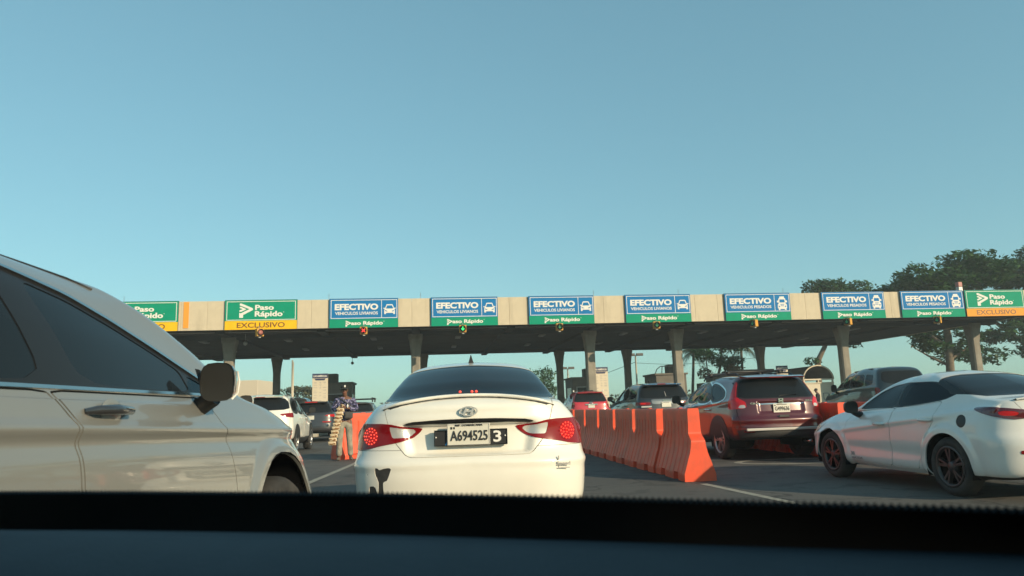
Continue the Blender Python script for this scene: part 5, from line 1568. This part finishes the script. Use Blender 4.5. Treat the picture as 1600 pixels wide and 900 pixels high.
# 9: white saloon on the right
SALOON_R = list(SALOON)
SALOON_R[0] = (-2.28, 2.30, (.79, .83, .79), .33, .45, (.27, .23, .22, .27, .24))
SALOON_R[1] = (-2.37, 2.38, (.865, .885, .86), .42, .6, (.33, .30, .30, .33, .32))
def right_saloon():
    S = (.95, .85, .885); a, b_, cz = S
    def disp(V, N):
        x, y, z = V[:, 0], V[:, 1], V[:, 2]
        s = (abs(x) > .6) & (abs(y) < 1.8)
        d = np.where(s, .018 * np.exp(-((z - (.74 - .10 * y)) / .035) ** 2) - .014 * np.exp(-((z - (.42 + .02 * y)) / .07) ** 2) * smooth(-1.0, -.5, y) * smooth(1.0, .6, y), 0)
        for yy in (1.19, -1.15):
            rr = np.hypot(y - yy, z - .31); d += np.where(abs(x) > .5, .022 * smooth(.47, .40, rr), 0)
        return d
    c = Car('saloon_car', 'white saloon with dark alloy wheels and black fuel cap at the right edge', 'car', (5.37, 9.36), -6.8, SALOON_R, S=S, res=.021, nr=2.7, disp=disp, paintmat=M['white2'])
    wy = (1.19, -1.15)
    c.arches(wy, .315, .352); c.start_lining()
    rg = [(-.66, 1.06), (0, 1.075), (.66, 1.06), (.56, 1.25), (.5, 1.285), (0, 1.30), (-.5, 1.285), (-.56, 1.25)]
    c.take(c.face(rg, -1, 1.25, 1, .12), 'rear_window', M['glass'], inset=.004)
    c.take(c.face(rg, -1, 1.25, 1, .12) - .014, 'window_seal', M['trim'], inset=.002)
    c.take(c.face(sc2([(-.66, 1.08), (.66, 1.08), (.57, 1.38), (.5, 1.43), (-.5, 1.43), (-.57, 1.38)], a, cz), 1, 2.0), 'windshield', M['glass'], inset=.004)
    for sg in (-1, 1):
        f = c.take(c.side([(.58, .925), (.50, .985), (.22, 1.125), (-.02, 1.195), (-.27, 1.222), (-.22, .955)], sg, 2, .15), 'side_window', M['glass2'], inset=.005)
        r = c.take(c.side([(-.265, .957), (-.315, 1.224), (-.72, 1.222), (-1.0, 1.165), (-1.19, 1.10), (-1.0, 1.03), (-.6, .98)], sg, 2, .12), 'side_window', M['glass2'], inset=.005)
        whole = [(.62, .918), (.50, 1.0), (.22, 1.14), (-.02, 1.21), (-.3, 1.238), (-.72, 1.235), (-1.0, 1.18), (-1.215, 1.10), (-1.0, 1.017), (-.6, .968), (-.22, .943)]
        c.take(c.side(whole, sg, 1, .12), 'pillar_trim', M['trim'], inset=.003)
        # fuel cap
        if sg < 0:
            fc = c.take(c.side([(-1.395 + .072 * math.cos(t), .795 + .068 * math.sin(t)) for t in np.linspace(0, 2 * math.pi, 24)[:-1]], sg, 0), 'fuel_cap', M['trim'], gap=.003, inset=.002)
        d1 = seam_band(c, [(.80, .24), (.83, .5), (.80, .78), (.70, .9), (-.22, .945), (-.20, .75), (-.15, .24)], sg)
        d2 = seam_band(c, [(-.155, .24), (-.205, .75), (-.225, .945), (-.6, .965), (-.98, 1.01), (-.98, .80), (-.83, .60), (-.72, .42), (-.62, .24)], sg)
        for o, q, y, z in ((d1, f, -.02, .745), (d2, r, -.86, .80)):
            if o:
                if q: q.parent = o
                handle_part(c, o, surf_x(c, y, z, sg), y, z, sg, M['white2'], .19)
        mir = sg > 0
        lamp = [(-1.1, .97), (-.80, .94), (-.5, .90), (-.40, .87), (-.42, .83), (-.6, .815), (-.8, .79), (-.9, .77), (-1.1, .75)]
        tap = [(-1.52, .925), (-1.72, .955), (-2.4, .98), (-2.4, .70), (-1.95, .795), (-1.75, .85)]
        cl = c.take(c.face([(-.74, .90), (-.60, .89), (-.60, .85), (-.74, .845)], -1, .5, 1, .25, mir), 'lamp_core', M['brake'], inset=-.003)
        tl = c.take(np.maximum(c.face(lamp, -1, .62, 1, .15, mir), c.side(tap, sg, 1, .15)), 'tail_light', M['lensdark'], inset=-.006)
        if cl and tl: cl.parent = tl
        c.take(c.face([(-.67, .515), (-.38, .49), (-.38, .465), (-.67, .475)], -1, .6, 1, .1, mir), 'reflector', M['lens'], inset=-.004)
        c.take(c.face([(-.45, .60), (-.85, .72), (-.85, .60), (-.5, .54)], 1, .6, 1, .2, mir), 'headlight', M['lensclear'], inset=-.004)
        mirror_part(c, sg * .80, .42, .955, sg, M['trim'], (.18, .14, .155))
    V = c.skin.V
    c.take(c.face([(-.6, 1.4), (-.6, .97), (-.55, .85), (-.45, .68), (.45, .68), (.55, .85), (.6, .97), (.6, 1.4)], -1, .44, 1, .1), 'boot_lid', c.pm, gap=.005)
    V = c.skin.V
    c.take(np.maximum(V[:, 1] + 1.45, V[:, 2] - .245 - .13 * smooth(.72, .3, abs(V[:, 0]))), 'bumper_diffuser', M['plastic'], inset=.01)
    V = c.skin.V
    c.take(np.maximum(.98 - V[:, 1], abs(V[:, 0]) - .66 + (V[:, 2] < .80) * 2), 'bonnet', c.pm, gap=.005)
    b = MB(); vs = []; fs = []; n = 24
    for k in range(n + 1):
        x = -.58 + 1.16 * k / n; z = 1.045 - .05 * (abs(x) / .58) ** 2; y = -1.96 + .13 * (abs(x) / .58) ** 2
        for dy, dz in ((.06, 0), (-.05, .022), (-.055, .008), (.05, -.02)): vs.append((x, y + dy, z + dz))
    for k in range(n):
        for j in range(4): fs.append((4 * k + j, 4 * k + (j + 1) % 4, 4 * k + 4 + (j + 1) % 4, 4 * k + 4 + j))
    b.add(vs, fs); b.build('boot_spoiler', c.pm, c.root)
    # small dark door print
    x = surf_x(c, .62, .33, -1) - .006
    b = MB(); mt = Matrix.Translation((x, .58, .33)) @ Matrix.Rotation(R(-90), 4, 'Z')
    q = MB(); fit_text(q, '31', -.10, .025, .07, .045, .03, 0, .004); fit_text(q, 'MAZDA', .0, -.03, .24, .028, .02, 0, .004)
    b.add(q.v, q.f, False, mt); b.build('door_print', M['sticker'], c.root)
    plate_part(c, '', 0, surf_y(c, 0, .78) - .02, .78)
    c.wheels(wy, .75, .315, .20, 'twin', M['darkalloy'], 5)
    return c.finish()
right_saloon()

# ------------------------------------------------------------------ orange plastic barriers
def barrier_mesh():
    Ht = 1.0; Ls = 1.5
    prof = [(.225, 0), (.225, .10), (.20, .17), (.165, .28), (.13, .38), (.112, .46), (.098, .58), (.090, .72), (.086, .86), (.085, .93), (.083, .975), (.072, 1.0)]
    zs = np.linspace(0, Ht, 46); hw = np.interp(zs, [p[1] for p in prof], [p[0] for p in prof])
    ss = np.linspace(0, Ls, 97)
    vs = []; fs = []
    m = 2 * len(zs)
    for s in ss:
        u = (s - .14) / (Ls - .28) * 6
        inside = 0 <= u <= 6
        g = 0.0
        if inside:
            f = u - math.floor(u); f = min(f, 1 - f)
            g = 1 - min(1, max(0, (f - .03) / .09))
        notch = abs(s - .42) < .1 or abs(s - 1.08) < .1
        row = []
        for z, w in zip(zs, hw):
            fz = smooth(.05, .14, z) * smooth(.84, .79, z)
            w2 = w - .015 * g * float(fz)
            if notch and z < .09: w2 = w - .07
            row.append((w2, z))
        def sy(z):
            e = .125 * float(smooth(.54, .66, z)); return e + (Ls - 2 * e) * s / Ls
        for w2, z in row: vs.append((-w2, sy(z), z))
        for w2, z in row[::-1]: vs.append((w2, sy(z), z))
    for i in range(len(ss) - 1):
        for k in range(m - 1): fs.append((i * m + k, i * m + k + 1, (i + 1) * m + k + 1, (i + 1) * m + k))
    o_ = (len(ss) - 1) * m
    for k in range(m // 2 - 1):
        fs.append((k, m - 1 - k, m - 2 - k, k + 1)); fs.append((o_ + k, o_ + k + 1, o_ + m - 2 - k, o_ + m - 1 - k))
    b = MB(); b.add(vs, fs)
    body = b.mesh('barrier_body', M['barrier'])
    b = MB(); b.box((0, .75, 1.004), (.05, .12, .016), .003); cap = b.mesh('filler_cap', M['barrier'])
    return body, cap
BAR = barrier_mesh()
def barrier(x, y, az, label, group, front=False):
    t = empty('road_barrier', label, 'barrier', (x, y, .006), az, group)
    link('barrier_body', BAR[0], t)
    link('filler_cap', BAR[1], t)
    return t
az = -5.8; dx, dy = math.sin(R(az)), math.cos(R(az))
names = ['orange plastic barrier at the near end of the row, its whole end face showing',
         'second orange plastic barrier of the row, counting from the near end', 'third orange plastic barrier of the row, counting from the near end',
         'fourth orange plastic barrier of the row, counting from the near end', 'fifth orange plastic barrier of the row, counting from the near end',
         'sixth orange plastic barrier of the row, meeting the edge of the white saloon', 'seventh orange plastic barrier, last of the long row behind the white saloon']
for k, nm in enumerate(names):
    barrier(2.53 + dx * 1.53 * k, 10.42 + dy * 1.53 * k, az + random.uniform(-1.1, 1.1), nm, 'orange barriers in the long row', k == 0)
names2 = ['orange barrier mostly hidden behind the bonnet of the right white saloon', 'orange barrier between the maroon wagon and the right white saloon',
          'orange barrier in the second row behind the maroon wagon tail', 'orange barrier farthest along the second row near the dark van']
for k, nm in enumerate(names2):
    barrier(6.15 + dx * 1.53 * k, 11.95 + dy * 1.53 * k, az, nm, 'orange barriers in the right row', k == 0)
o = barrier(-4.42, 18.10, 50, 'single sunlit orange barrier set aslant behind the hawker', None, True)
o.scale = (1, 1, 1.09)

# ------------------------------------------------------------------ people
def skin_mesh(name, nodes, edges, material, root, sub=2, parent=None):
    keys = list(nodes); ix = {k: i for i, k in enumerate(keys)}
    me = bpy.data.meshes.new(name)
    me.from_pydata([nodes[k][0] for k in keys], [(ix[a], ix[b]) for a, b in edges], [])
    o = bpy.data.objects.new(name, me); COL.objects.link(o)
    sm = o.modifiers.new('skin', 'SKIN'); sm.use_smooth_shade = True
    lay = me.skin_vertices[0].data
    for k in keys:
        r = nodes[k][1]; lay[ix[k]].radius = r if isinstance(r, tuple) else (r, r); lay[ix[k]].use_root = (k == root)
    s2 = o.modifiers.new('sub', 'SUBSURF'); s2.levels = sub; s2.render_levels = sub
    dg = bpy.context.evaluated_depsgraph_get()
    m2 = bpy.data.meshes.new_from_object(o.evaluated_get(dg), depsgraph=dg)
    bpy.data.objects.remove(o); bpy.data.meshes.remove(me)
    m2.materials.clear(); m2.materials.append(material)
    m2.polygons.foreach_set('use_smooth', [True] * len(m2.polygons))
    return link(name, m2, parent)

def hand_nodes(N, E, pre, wrist, d, up, curl=.6):
    """palm, five fingers; d: pointing direction, up: direction of the thumb side"""
    w = Vector(wrist); d = Vector(d).normalized(); t = Vector(up).normalized(); n = d.cross(t).normalized()
    p1 = w + d * .045; p2 = w + d * .085
    N[pre + 'palm'] = (tuple(p1), (.018, .034)); N[pre + 'knuck'] = (tuple(p2), (.014, .036)); E += [(pre + 'wrist', pre + 'palm'), (pre + 'palm', pre + 'knuck')]
    for i, (off, ln) in enumerate(((.028, .070), (.010, .080), (-.009, .074), (-.027, .058))):
        a = p2 + t * off + d * .012; b = a + (d * math.cos(curl) + n * math.sin(curl)) * ln * .5; c = b + (d * math.cos(curl * 2.1) + n * math.sin(curl * 2.1)) * ln * .5
        for s, q in (('a', a), ('b', b), ('c', c)): N[f'{pre}f{i}{s}'] = (tuple(q), .0085 if s != 'c' else .007)
        E += [(pre + 'knuck', f'{pre}f{i}a'), (f'{pre}f{i}a', f'{pre}f{i}b'), (f'{pre}f{i}b', f'{pre}f{i}c')]
    a = w + d * .03 + t * .034; b = a + (d * .6 + t * .6 + n * .3) * .035; c = b + (d * .8 + n * .5) * .03
    for s, q in (('a', a), ('b', b), ('c', c)): N[f'{pre}t{s}'] = (tuple(q), .0095)
    E += [(pre + 'palm', pre + 'ta'), (pre + 'ta', pre + 'tb'), (pre + 'tb', pre + 'tc')]

def person(label, loc, az, pose, shirt, trousers, cap=None, shoe='shoe', hair=True, S=1.0, group=None):
    """faces local -Y; pose holds the joints"""
    t = empty('person', label, 'person', (*loc, .006), az, group); t.scale = (S, S, S)
    N = {}; E = []
    J = pose
    N['pelvis'] = ((0, .01, .93), (.135, .105)); N['waist'] = ((0, 0, 1.07), (.125, .095)); N['chest'] = ((0, 0, 1.28), (.155, .11)); N['upper'] = ((0, .01, 1.42), (.12, .085))
    N['neck'] = ((0, .0, 1.50), .052); hx, hy = J.get('head', (0, 0))
    N['chin'] = ((hx * .5, -.015 + hy * .5, 1.555), (.058, .062)); N['head'] = ((hx, -.005 + hy, 1.645), (.074, .092)); N['crown'] = ((hx, .01 + hy, 1.715), (.064, .078))
    E += [('pelvis', 'waist'), ('waist', 'chest'), ('chest', 'upper'), ('upper', 'neck'), ('neck', 'chin'), ('chin', 'head'), ('head', 'crown')]
    for s, sg in (('r', -1), ('l', 1)):
        A = J[s + 'arm']; Lg = J[s + 'leg']
        N[s + 'sh'] = ((sg * .185, .01, 1.41), .058); N[s + 'el'] = (A[0], .042); N[s + 'wrist'] = (A[1], .027)
        mid = tuple(A[0][i] * .45 + A[1][i] * .55 for i in range(3)); N[s + 'fo'] = (mid, .037)
        E += [('upper', s + 'sh'), (s + 'sh', s + 'el'), (s + 'el', s + 'fo'), (s + 'fo', s + 'wrist')]
        hand_nodes(N, E, s, A[1], A[2], A[3])
        N[s + 'hip'] = ((sg * .092, .01, .86), .095); N[s + 'th'] = (((sg * .092 + Lg[0][0]) / 2, (.01 + Lg[0][1]) / 2, (.86 + Lg[0][2]) / 2 + .02), .085); N[s + 'kn'] = (Lg[0], .062)
        cf = tuple(Lg[0][i] * .62 + Lg[1][i] * .38 for i in range(3)); N[s + 'cf'] = (cf, .060); N[s + 'an'] = (Lg[1], .042)
        N[s + 'heel'] = ((Lg[1][0], Lg[1][1] + .02, .05), .04); N[s + 'toe'] = ((Lg[1][0] + sg * .03, Lg[1][1] - .15, .035), (.042, .028))
        E += [('pelvis', s + 'hip'), (s + 'hip', s + 'th'), (s + 'th', s + 'kn'), (s + 'kn', s + 'cf'), (s + 'cf', s + 'an'), (s + 'an', s + 'heel'), (s + 'heel', s + 'toe')]
    skin_mesh('body', N, E, M['skin'], 'pelvis', 2, t)
    # face
    hd = Vector((hx, hy, 0))
    b = MB(); b.add([hd + Vector(v) for v in ((-.014, -.085, 1.625), (.014, -.085, 1.625), (0, -.118, 1.622), (0, -.088, 1.668), (0, -.09, 1.612))], [(0, 2, 3), (1, 3, 2), (0, 4, 2), (4, 1, 2)]); b.build('nose', M['skin'], t)
    b = MB(); b.ball(hd + Vector((.076, .005, 1.64)), (.012, .022, .032), 8, 6); b.build('ear', M['skin'], t)
    b = MB(); b.ball(hd + Vector((-.076, .005, 1.64)), (.012, .022, .032), 8, 6); b.build('ear', M['skin'], t)
    for sg in (-1, 1):
        b = MB(); b.ball(hd + Vector((sg * .030, -.086, 1.66)), (.013, .008, .007), 8, 6); b.build('eye', M['ink'], t)
    b = MB(); b.box(hd + Vector((0, -.086, 1.588)), (.05, .012, .010), .003); b.build('mouth', M['stickerred'], t)
    b = MB(); b.ball(hd + Vector((0, .018, 1.685)), (.083, .098, .085), 16, 10); b.build('hair', M['ink'], t)
    # shirt
    n2 = {}; e2 = []
    n2['waist0'] = ((0, .005, .87), (.168, .13)); n2['waist'] = ((0, 0, 1.05), (.142, .11)); n2['chest'] = ((0, -.004, 1.27), (.172, .132)); n2['upper'] = ((0, .004, 1.42), (.155, .115)); n2['coll'] = ((0, .005, 1.485), .072)
    e2 += [('waist0', 'waist'), ('waist', 'chest'), ('chest', 'upper'), ('upper', 'coll')]
    for s, sg in (('r', -1), ('l', 1)):
        A = J[s + 'arm']; n2[s + 'sh'] = ((sg * .19, .01, 1.405), .078); n2[s + 'el'] = (A[0], .066)
        k = J.get('sleeve', .85); n2[s + 'cu'] = (tuple(A[0][i] * (1 - k) + A[1][i] * k for i in range(3)), .048)
        e2 += [('upper', s + 'sh'), (s + 'sh', s + 'el'), (s + 'el', s + 'cu')]
    skin_mesh('shirt', n2, e2, M[shirt], 'chest', 2, t)
    n3 = {'pel': ((0, .01, .93), (.158, .122)), 'bel': ((0, .01, 1.0), (.15, .115))}; e3 = [('pel', 'bel')]
    for s, sg in (('r', -1), ('l', 1)):
        Lg = J[s + 'leg']
        n3[s + 'hip'] = ((sg * .094, .01, .85), .105); n3[s + 'kn'] = (Lg[0], .077); n3[s + 'th'] = (tuple((Vector((sg * .094, .01, .85)) + Vector(Lg[0])) / 2), .092)
        n3[s + 'cf'] = (tuple(Vector(Lg[0]) * .5 + Vector(Lg[1]) * .5), .073); n3[s + 'hem'] = ((Lg[1][0], Lg[1][1] + .005, .085), .074)
        e3 += [('pel', s + 'hip'), (s + 'hip', s + 'th'), (s + 'th', s + 'kn'), (s + 'kn', s + 'cf'), (s + 'cf', s + 'hem')]
    skin_mesh('trousers', n3, e3, M[trousers], 'pel', 2, t)
    for s, sg in (('r', -1), ('l', 1)):
        Lg = J[s + 'leg']; x, y = Lg[1][0], Lg[1][1]
        skin_mesh('shoe', {'h': ((x, y + .03, .048), (.046, .046)), 'm': ((x + sg * .012, y - .07, .042), (.048, .036)), 't': ((x + sg * .03, y - .16, .036), (.042, .030))}, [('h', 'm'), ('m', 't')], M[shoe], 'm', 2, t)
    if cap:
        b = MB(); b.ball(hd + Vector((0, .012, 1.705)), (.090, .108, .078), 20, 10)
        vs = []; fs = []; n = 12
        for k in range(n + 1):
            a = math.pi * (1.24 + .52 * k / n)
            for r_, dz in ((.088, .0), (.165, -.022), (.165, -.032), (.088, -.010)): vs.append(tuple(hd + Vector((r_ * .95 * math.cos(a), .0 + r_ * math.sin(a), 1.70 + dz + (.02 if r_ > .1 else 0) * abs(math.cos(a)) * -1))))
        for k in range(n):
            for j in range(4): fs.append((4 * k + j, 4 * k + (j + 1) % 4, 4 * k + 4 + (j + 1) % 4, 4 * k + 4 + j))
        b.add(vs, fs, True); c = b.build('cap', M[cap], t)
        b = MB(); b.box(hd + Vector((.012, -.099, 1.738)), (.034, .012, .05), .004); b.build('cap_emblem', M['inkwhite'], c)
    return t
VX, VY = -4.1, 17.72
vp = dict(head=(-.015, -.03), rarm=((-.27, -.06, 1.17), (-.13, -.25, 1.22), (.25, -.25, .25), (0, -.3, 1)), larm=((.28, -.05, 1.16), (.07, -.25, 1.22), (-.7, -.4, .15), (0, -.2, 1)),
          rleg=((-.115, -.03, .49), (-.13, .02, .09)), lleg=((.11, -.03, .49), (.14, .03, .09)), sleeve=.9)
person('street hawker in black cap, patterned blue shirt and faded trousers, holding snack packets', (VX, VY), -13, vp, 'shirt', 'denim', 'capblack')
# strip of snack packets hanging from his right hand
t = empty('snack_strip', 'long hanging strip of brown snack packets held by the hawker', 'snack packets', (VX, VY, .006), -13)
for i in range(10):
    f = i / 9; x = -.10 - .185 * f; z = 1.20 - .085 * i - .02; y = -.30 - .015 * f
    b = MB(); w, h = .086, .041
    for k in (0,):
        vs = []; fs = []; nx, nz = 6, 4
        for q in range(nz + 1):
            for p in range(nx + 1):
                u = p / nx * 2 - 1; v = q / nz * 2 - 1
                vs.append((x + u * w + v * -.008, y - .022 * math.sqrt(max(0, (1 - u ** 4) * (1 - v ** 4))), z + v * h))
        for q in range(nz):
            for p in range(nx): fs.append((q * (nx + 1) + p, q * (nx + 1) + p + 1, (q + 1) * (nx + 1) + p + 1, (q + 1) * (nx + 1) + p))
        b.add(vs, fs, True)
    pk = b.build('snack_packet', M['packet'], t)
    b = MB()
    for _ in range(7): b.ball((x + random.uniform(-.065, .065), y - .022, z + random.uniform(-.02, .006)), (.022, .012, .013), 6, 4)
    b.build('snack', M['snack'], pk)['kind'] = 'stuff'
b = MB(); b.add([(-.16, -.30, 1.23), (.0, -.30, 1.25), (-.02, -.30, 1.30), (-.10, -.30, 1.315)], [(0, 1, 2, 3)]); b.add([(-.16, -.285, 1.23), (.0, -.285, 1.25), (-.02, -.285, 1.30), (-.10, -.285, 1.315)], [(3, 2, 1, 0)]); b.build('packet_top', M['packet'], t)
# shoulder bag
t = empty('shoulder_bag', 'dark grey shoulder bag hanging at the hawker hip', 'bag', (VX, VY, .006), -13)
b = MB(); b.box((.085, -.165, 1.05), (.20, .08, .17), .035); b.build('bag_body', M['bagdark'], t)
b = MB(); b.tube([(.20, -.15, 1.13), (.16, -.155, 1.25), (.02, -.15, 1.36), (-.12, -.11, 1.45), (-.15, .03, 1.49)], .012, 6); b.build('strap', M['bagdark'], t)
b = MB(); b.ball((.06, -.33, 1.265), (.022, .02, .045), 8, 6); o = b.build('small_packet', M['inkwhite']); o.location = (VX, VY, 0.006); o.rotation_euler = (0, 0, R(13)); tag(o, 'small white packet in the raised hand of the hawker', 'packet')
p2 = dict(head=(-.03, -.09), rarm=((-.26, -.02, 1.15), (-.22, -.20, 1.02), (.1, -.6, -.5), (1, 0, .2)), larm=((.26, -.03, 1.15), (.20, -.24, 1.05), (-.1, -.7, -.4), (-1, 0, .2)),
          rleg=((-.10, -.02, .48), (-.11, .03, .09)), lleg=((.10, -.05, .48), (.11, -.02, .09)), sleeve=.92)
person('distant person in dark clothes standing between the maroon wagon and the van', (16.15, 39.5), 118, p2, 'cloth_dark', 'cloth_dark', None, 'capblack', S=.93)

# ------------------------------------------------------------------ the car we sit in: dashboard, edge of the windshield, and an unseen cabin added to shade the dash
FR = [(-0.746, 0.911), (-0.613, 0.887), (-0.435, 0.838), (-0.274, 0.784), (-0.131, 0.734), (-0.006, 0.682), (0.101, 0.63), (0.192, 0.585), (0.271, 0.544), (0.338, 0.509), (0.383, 0.485)]
DS = [(-0.669, 0.822), (-0.545, 0.793), (-0.393, 0.759), (-0.251, 0.72), (-0.122, 0.682), (-0.007, 0.641), (0.095, 0.605), (0.185, 0.571), (0.267, 0.544), (0.342, 0.52), (0.393, 0.503)]
own = empty('car_interior', 'dark dashboard and black dotted windshield edge of the car we sit in', 'car interior', (0, 0, 0))
def path(pts, n):
    P = np.array(pts); s = np.arange(len(P)); q = np.linspace(0, len(P) - 1, n)
    return np.stack([cr_interp(P[:, 0], np.minimum(q, len(P) - 1.0001)), cr_interp(P[:, 1], np.minimum(q, len(P) - 1.0001))], 1)
fp = path(FR, 60)
gl = np.array([0, -.80, .60])          # the glass leans back as it rises
b = MB(); vs = []; fs = []
for x, y in fp:
    for k in (0, -.03, -.09, -.16):
        p = np.array([x, y, 1.0]) + gl * k; vs.append(tuple(p)); vs.append(tuple(p + np.array([0, .003, .0024])))
for i in range(len(fp) - 1):
    a, c = i * 8, (i + 1) * 8
    for j in range(3):
        fs.append((a + 2 * j, c + 2 * j, c + 2 * j + 2, a + 2 * j + 2)); fs.append((a + 2 * j + 1, a + 2 * j + 3, c + 2 * j + 3, c + 2 * j + 1))
    fs.append((a, a + 1, c + 1, c))
b.add(vs, fs); b.build('windshield_frit', M['frit'], own)
L_ = np.concatenate([[0], np.cumsum(np.linalg.norm(np.diff(fp, axis=0), axis=1))])
b = MB()
for row, (off, rad, sh) in enumerate(((.0022, .0021, 0), (.0062, .0015, .5))):
    q = np.arange(.002 + sh * .0053, L_[-1], .0053)
    for s in q:
        x = np.interp(s, L_, fp[:, 0]); y = np.interp(s, L_, fp[:, 1])
        tx = np.interp(s + .01, L_, fp[:, 0]) - np.interp(s - .01, L_, fp[:, 0]); ty = np.interp(s + .01, L_, fp[:, 1]) - np.interp(s - .01, L_, fp[:, 1])
        tn = np.array([tx, ty, 0]); tn /= max(1e-9, np.linalg.norm(tn))
        c = np.array([x, y, 1.0]) + gl * off
        ring = [c + (tn * math.cos(R(60 * k)) + gl * math.sin(R(60 * k))) * rad for k in range(6)]
        vs = [tuple(p) for p in ring] + [tuple(p + np.array([0, .0004, .0003])) for p in ring]
        b.add(vs, [(0, 1, 2, 3, 4, 5), (11, 10, 9, 8, 7, 6)] + [(k, (k + 1) % 6, (k + 1) % 6 + 6, k + 6) for k in range(6)])
b.build('frit_dots', M['frit'], own)['kind'] = 'stuff'
dp = path(DS, 70)
b = MB(); vs = []; fs = []
cs = [(.10, -.16), (.07, -.10), (.03, -.022), (0.0, 0.0), (-.04, .001), (-.09, -.004), (-.15, -.016), (-.21, -.036), (-.27, -.075), (-.31, -.14), (-.32, -.24)]
for x, y in dp:
    for dy_, dz in cs: vs.append((x * (1 + .25 * min(0, dy_)), y + dy_ * (1 if y > .45 else .9), .972 + dz))
m = len(cs)
for i in range(len(dp) - 1):
    for j in range(m - 1): fs.append((i * m + j, i * m + j + 1, (i + 1) * m + j + 1, (i + 1) * m + j))
b.add(vs, fs, True); b.build('dashboard', M['dash'], own)
b = MB(); b.box((-.065, -.95, 1.47), (1.80, 2.35, .05), .02); b.build('roof_lining', M['cabin'], own)  # out-of-view roof, made wide enough to keep sun off the dashboard
for x in (-.93, .80):
    b = MB(); b.box((x, -.55, .68), (.06, 2.9, .62), .02); d = b.build('door_panel', M['cabin'], own)
    b = MB(); b.add([(x, .85, .99), (x, -1.9, .99), (x, -1.9, 1.44), (x, .20, 1.44), (x + .01, .85, .99), (x + .01, -1.9, .99), (x + .01, -1.9, 1.44), (x + .01, .20, 1.44)],
                     [(0, 1, 2, 3), (7, 6, 5, 4), (0, 4, 5, 1), (1, 5, 6, 2), (2, 6, 7, 3), (3, 7, 4, 0)]); b.build('side_window', M['glass'], d)
b = MB(); b.box((-.07, -2.05, .95), (1.7, .08, 1.0), .02); b.build('rear_shade_wall', M['cabin'], own)  # unseen solid back wall, added to block low sun from behind
for x in (-.48, .34):
    b = MB(); b.box((x, -.55, .72), (.50, .16, .62), .05); b.box((x, -.28, .42), (.50, .52, .16), .05); s_ = b.build('seat', M['cabin'], own)
    b = MB(); b.box((x, -.60, 1.13), (.26, .1, .17), .04); b.build('headrest', M['cabin'], s_)

# ------------------------------------------------------------------ windshield glare, imitated by a thin volume added over the scene
hz = bpy.data.materials.new('glare_haze'); hz.use_nodes = True
hn = hz.node_tree; hn.nodes.remove(hn.nodes['Principled BSDF'])
pv = hn.nodes.new('ShaderNodeVolumePrincipled'); pv.inputs['Density'].default_value = 0.0013
pv.inputs['Color'].default_value = (.80, .88, .92, 1)
hn.links.new(pv.outputs[0], hn.nodes['Material Output'].inputs['Volume'])
b = MB(); b.box((25, 65, 7.4), (360, 260, 16.8)); tag(b.build('glare_haze', hz), kind='stuff')
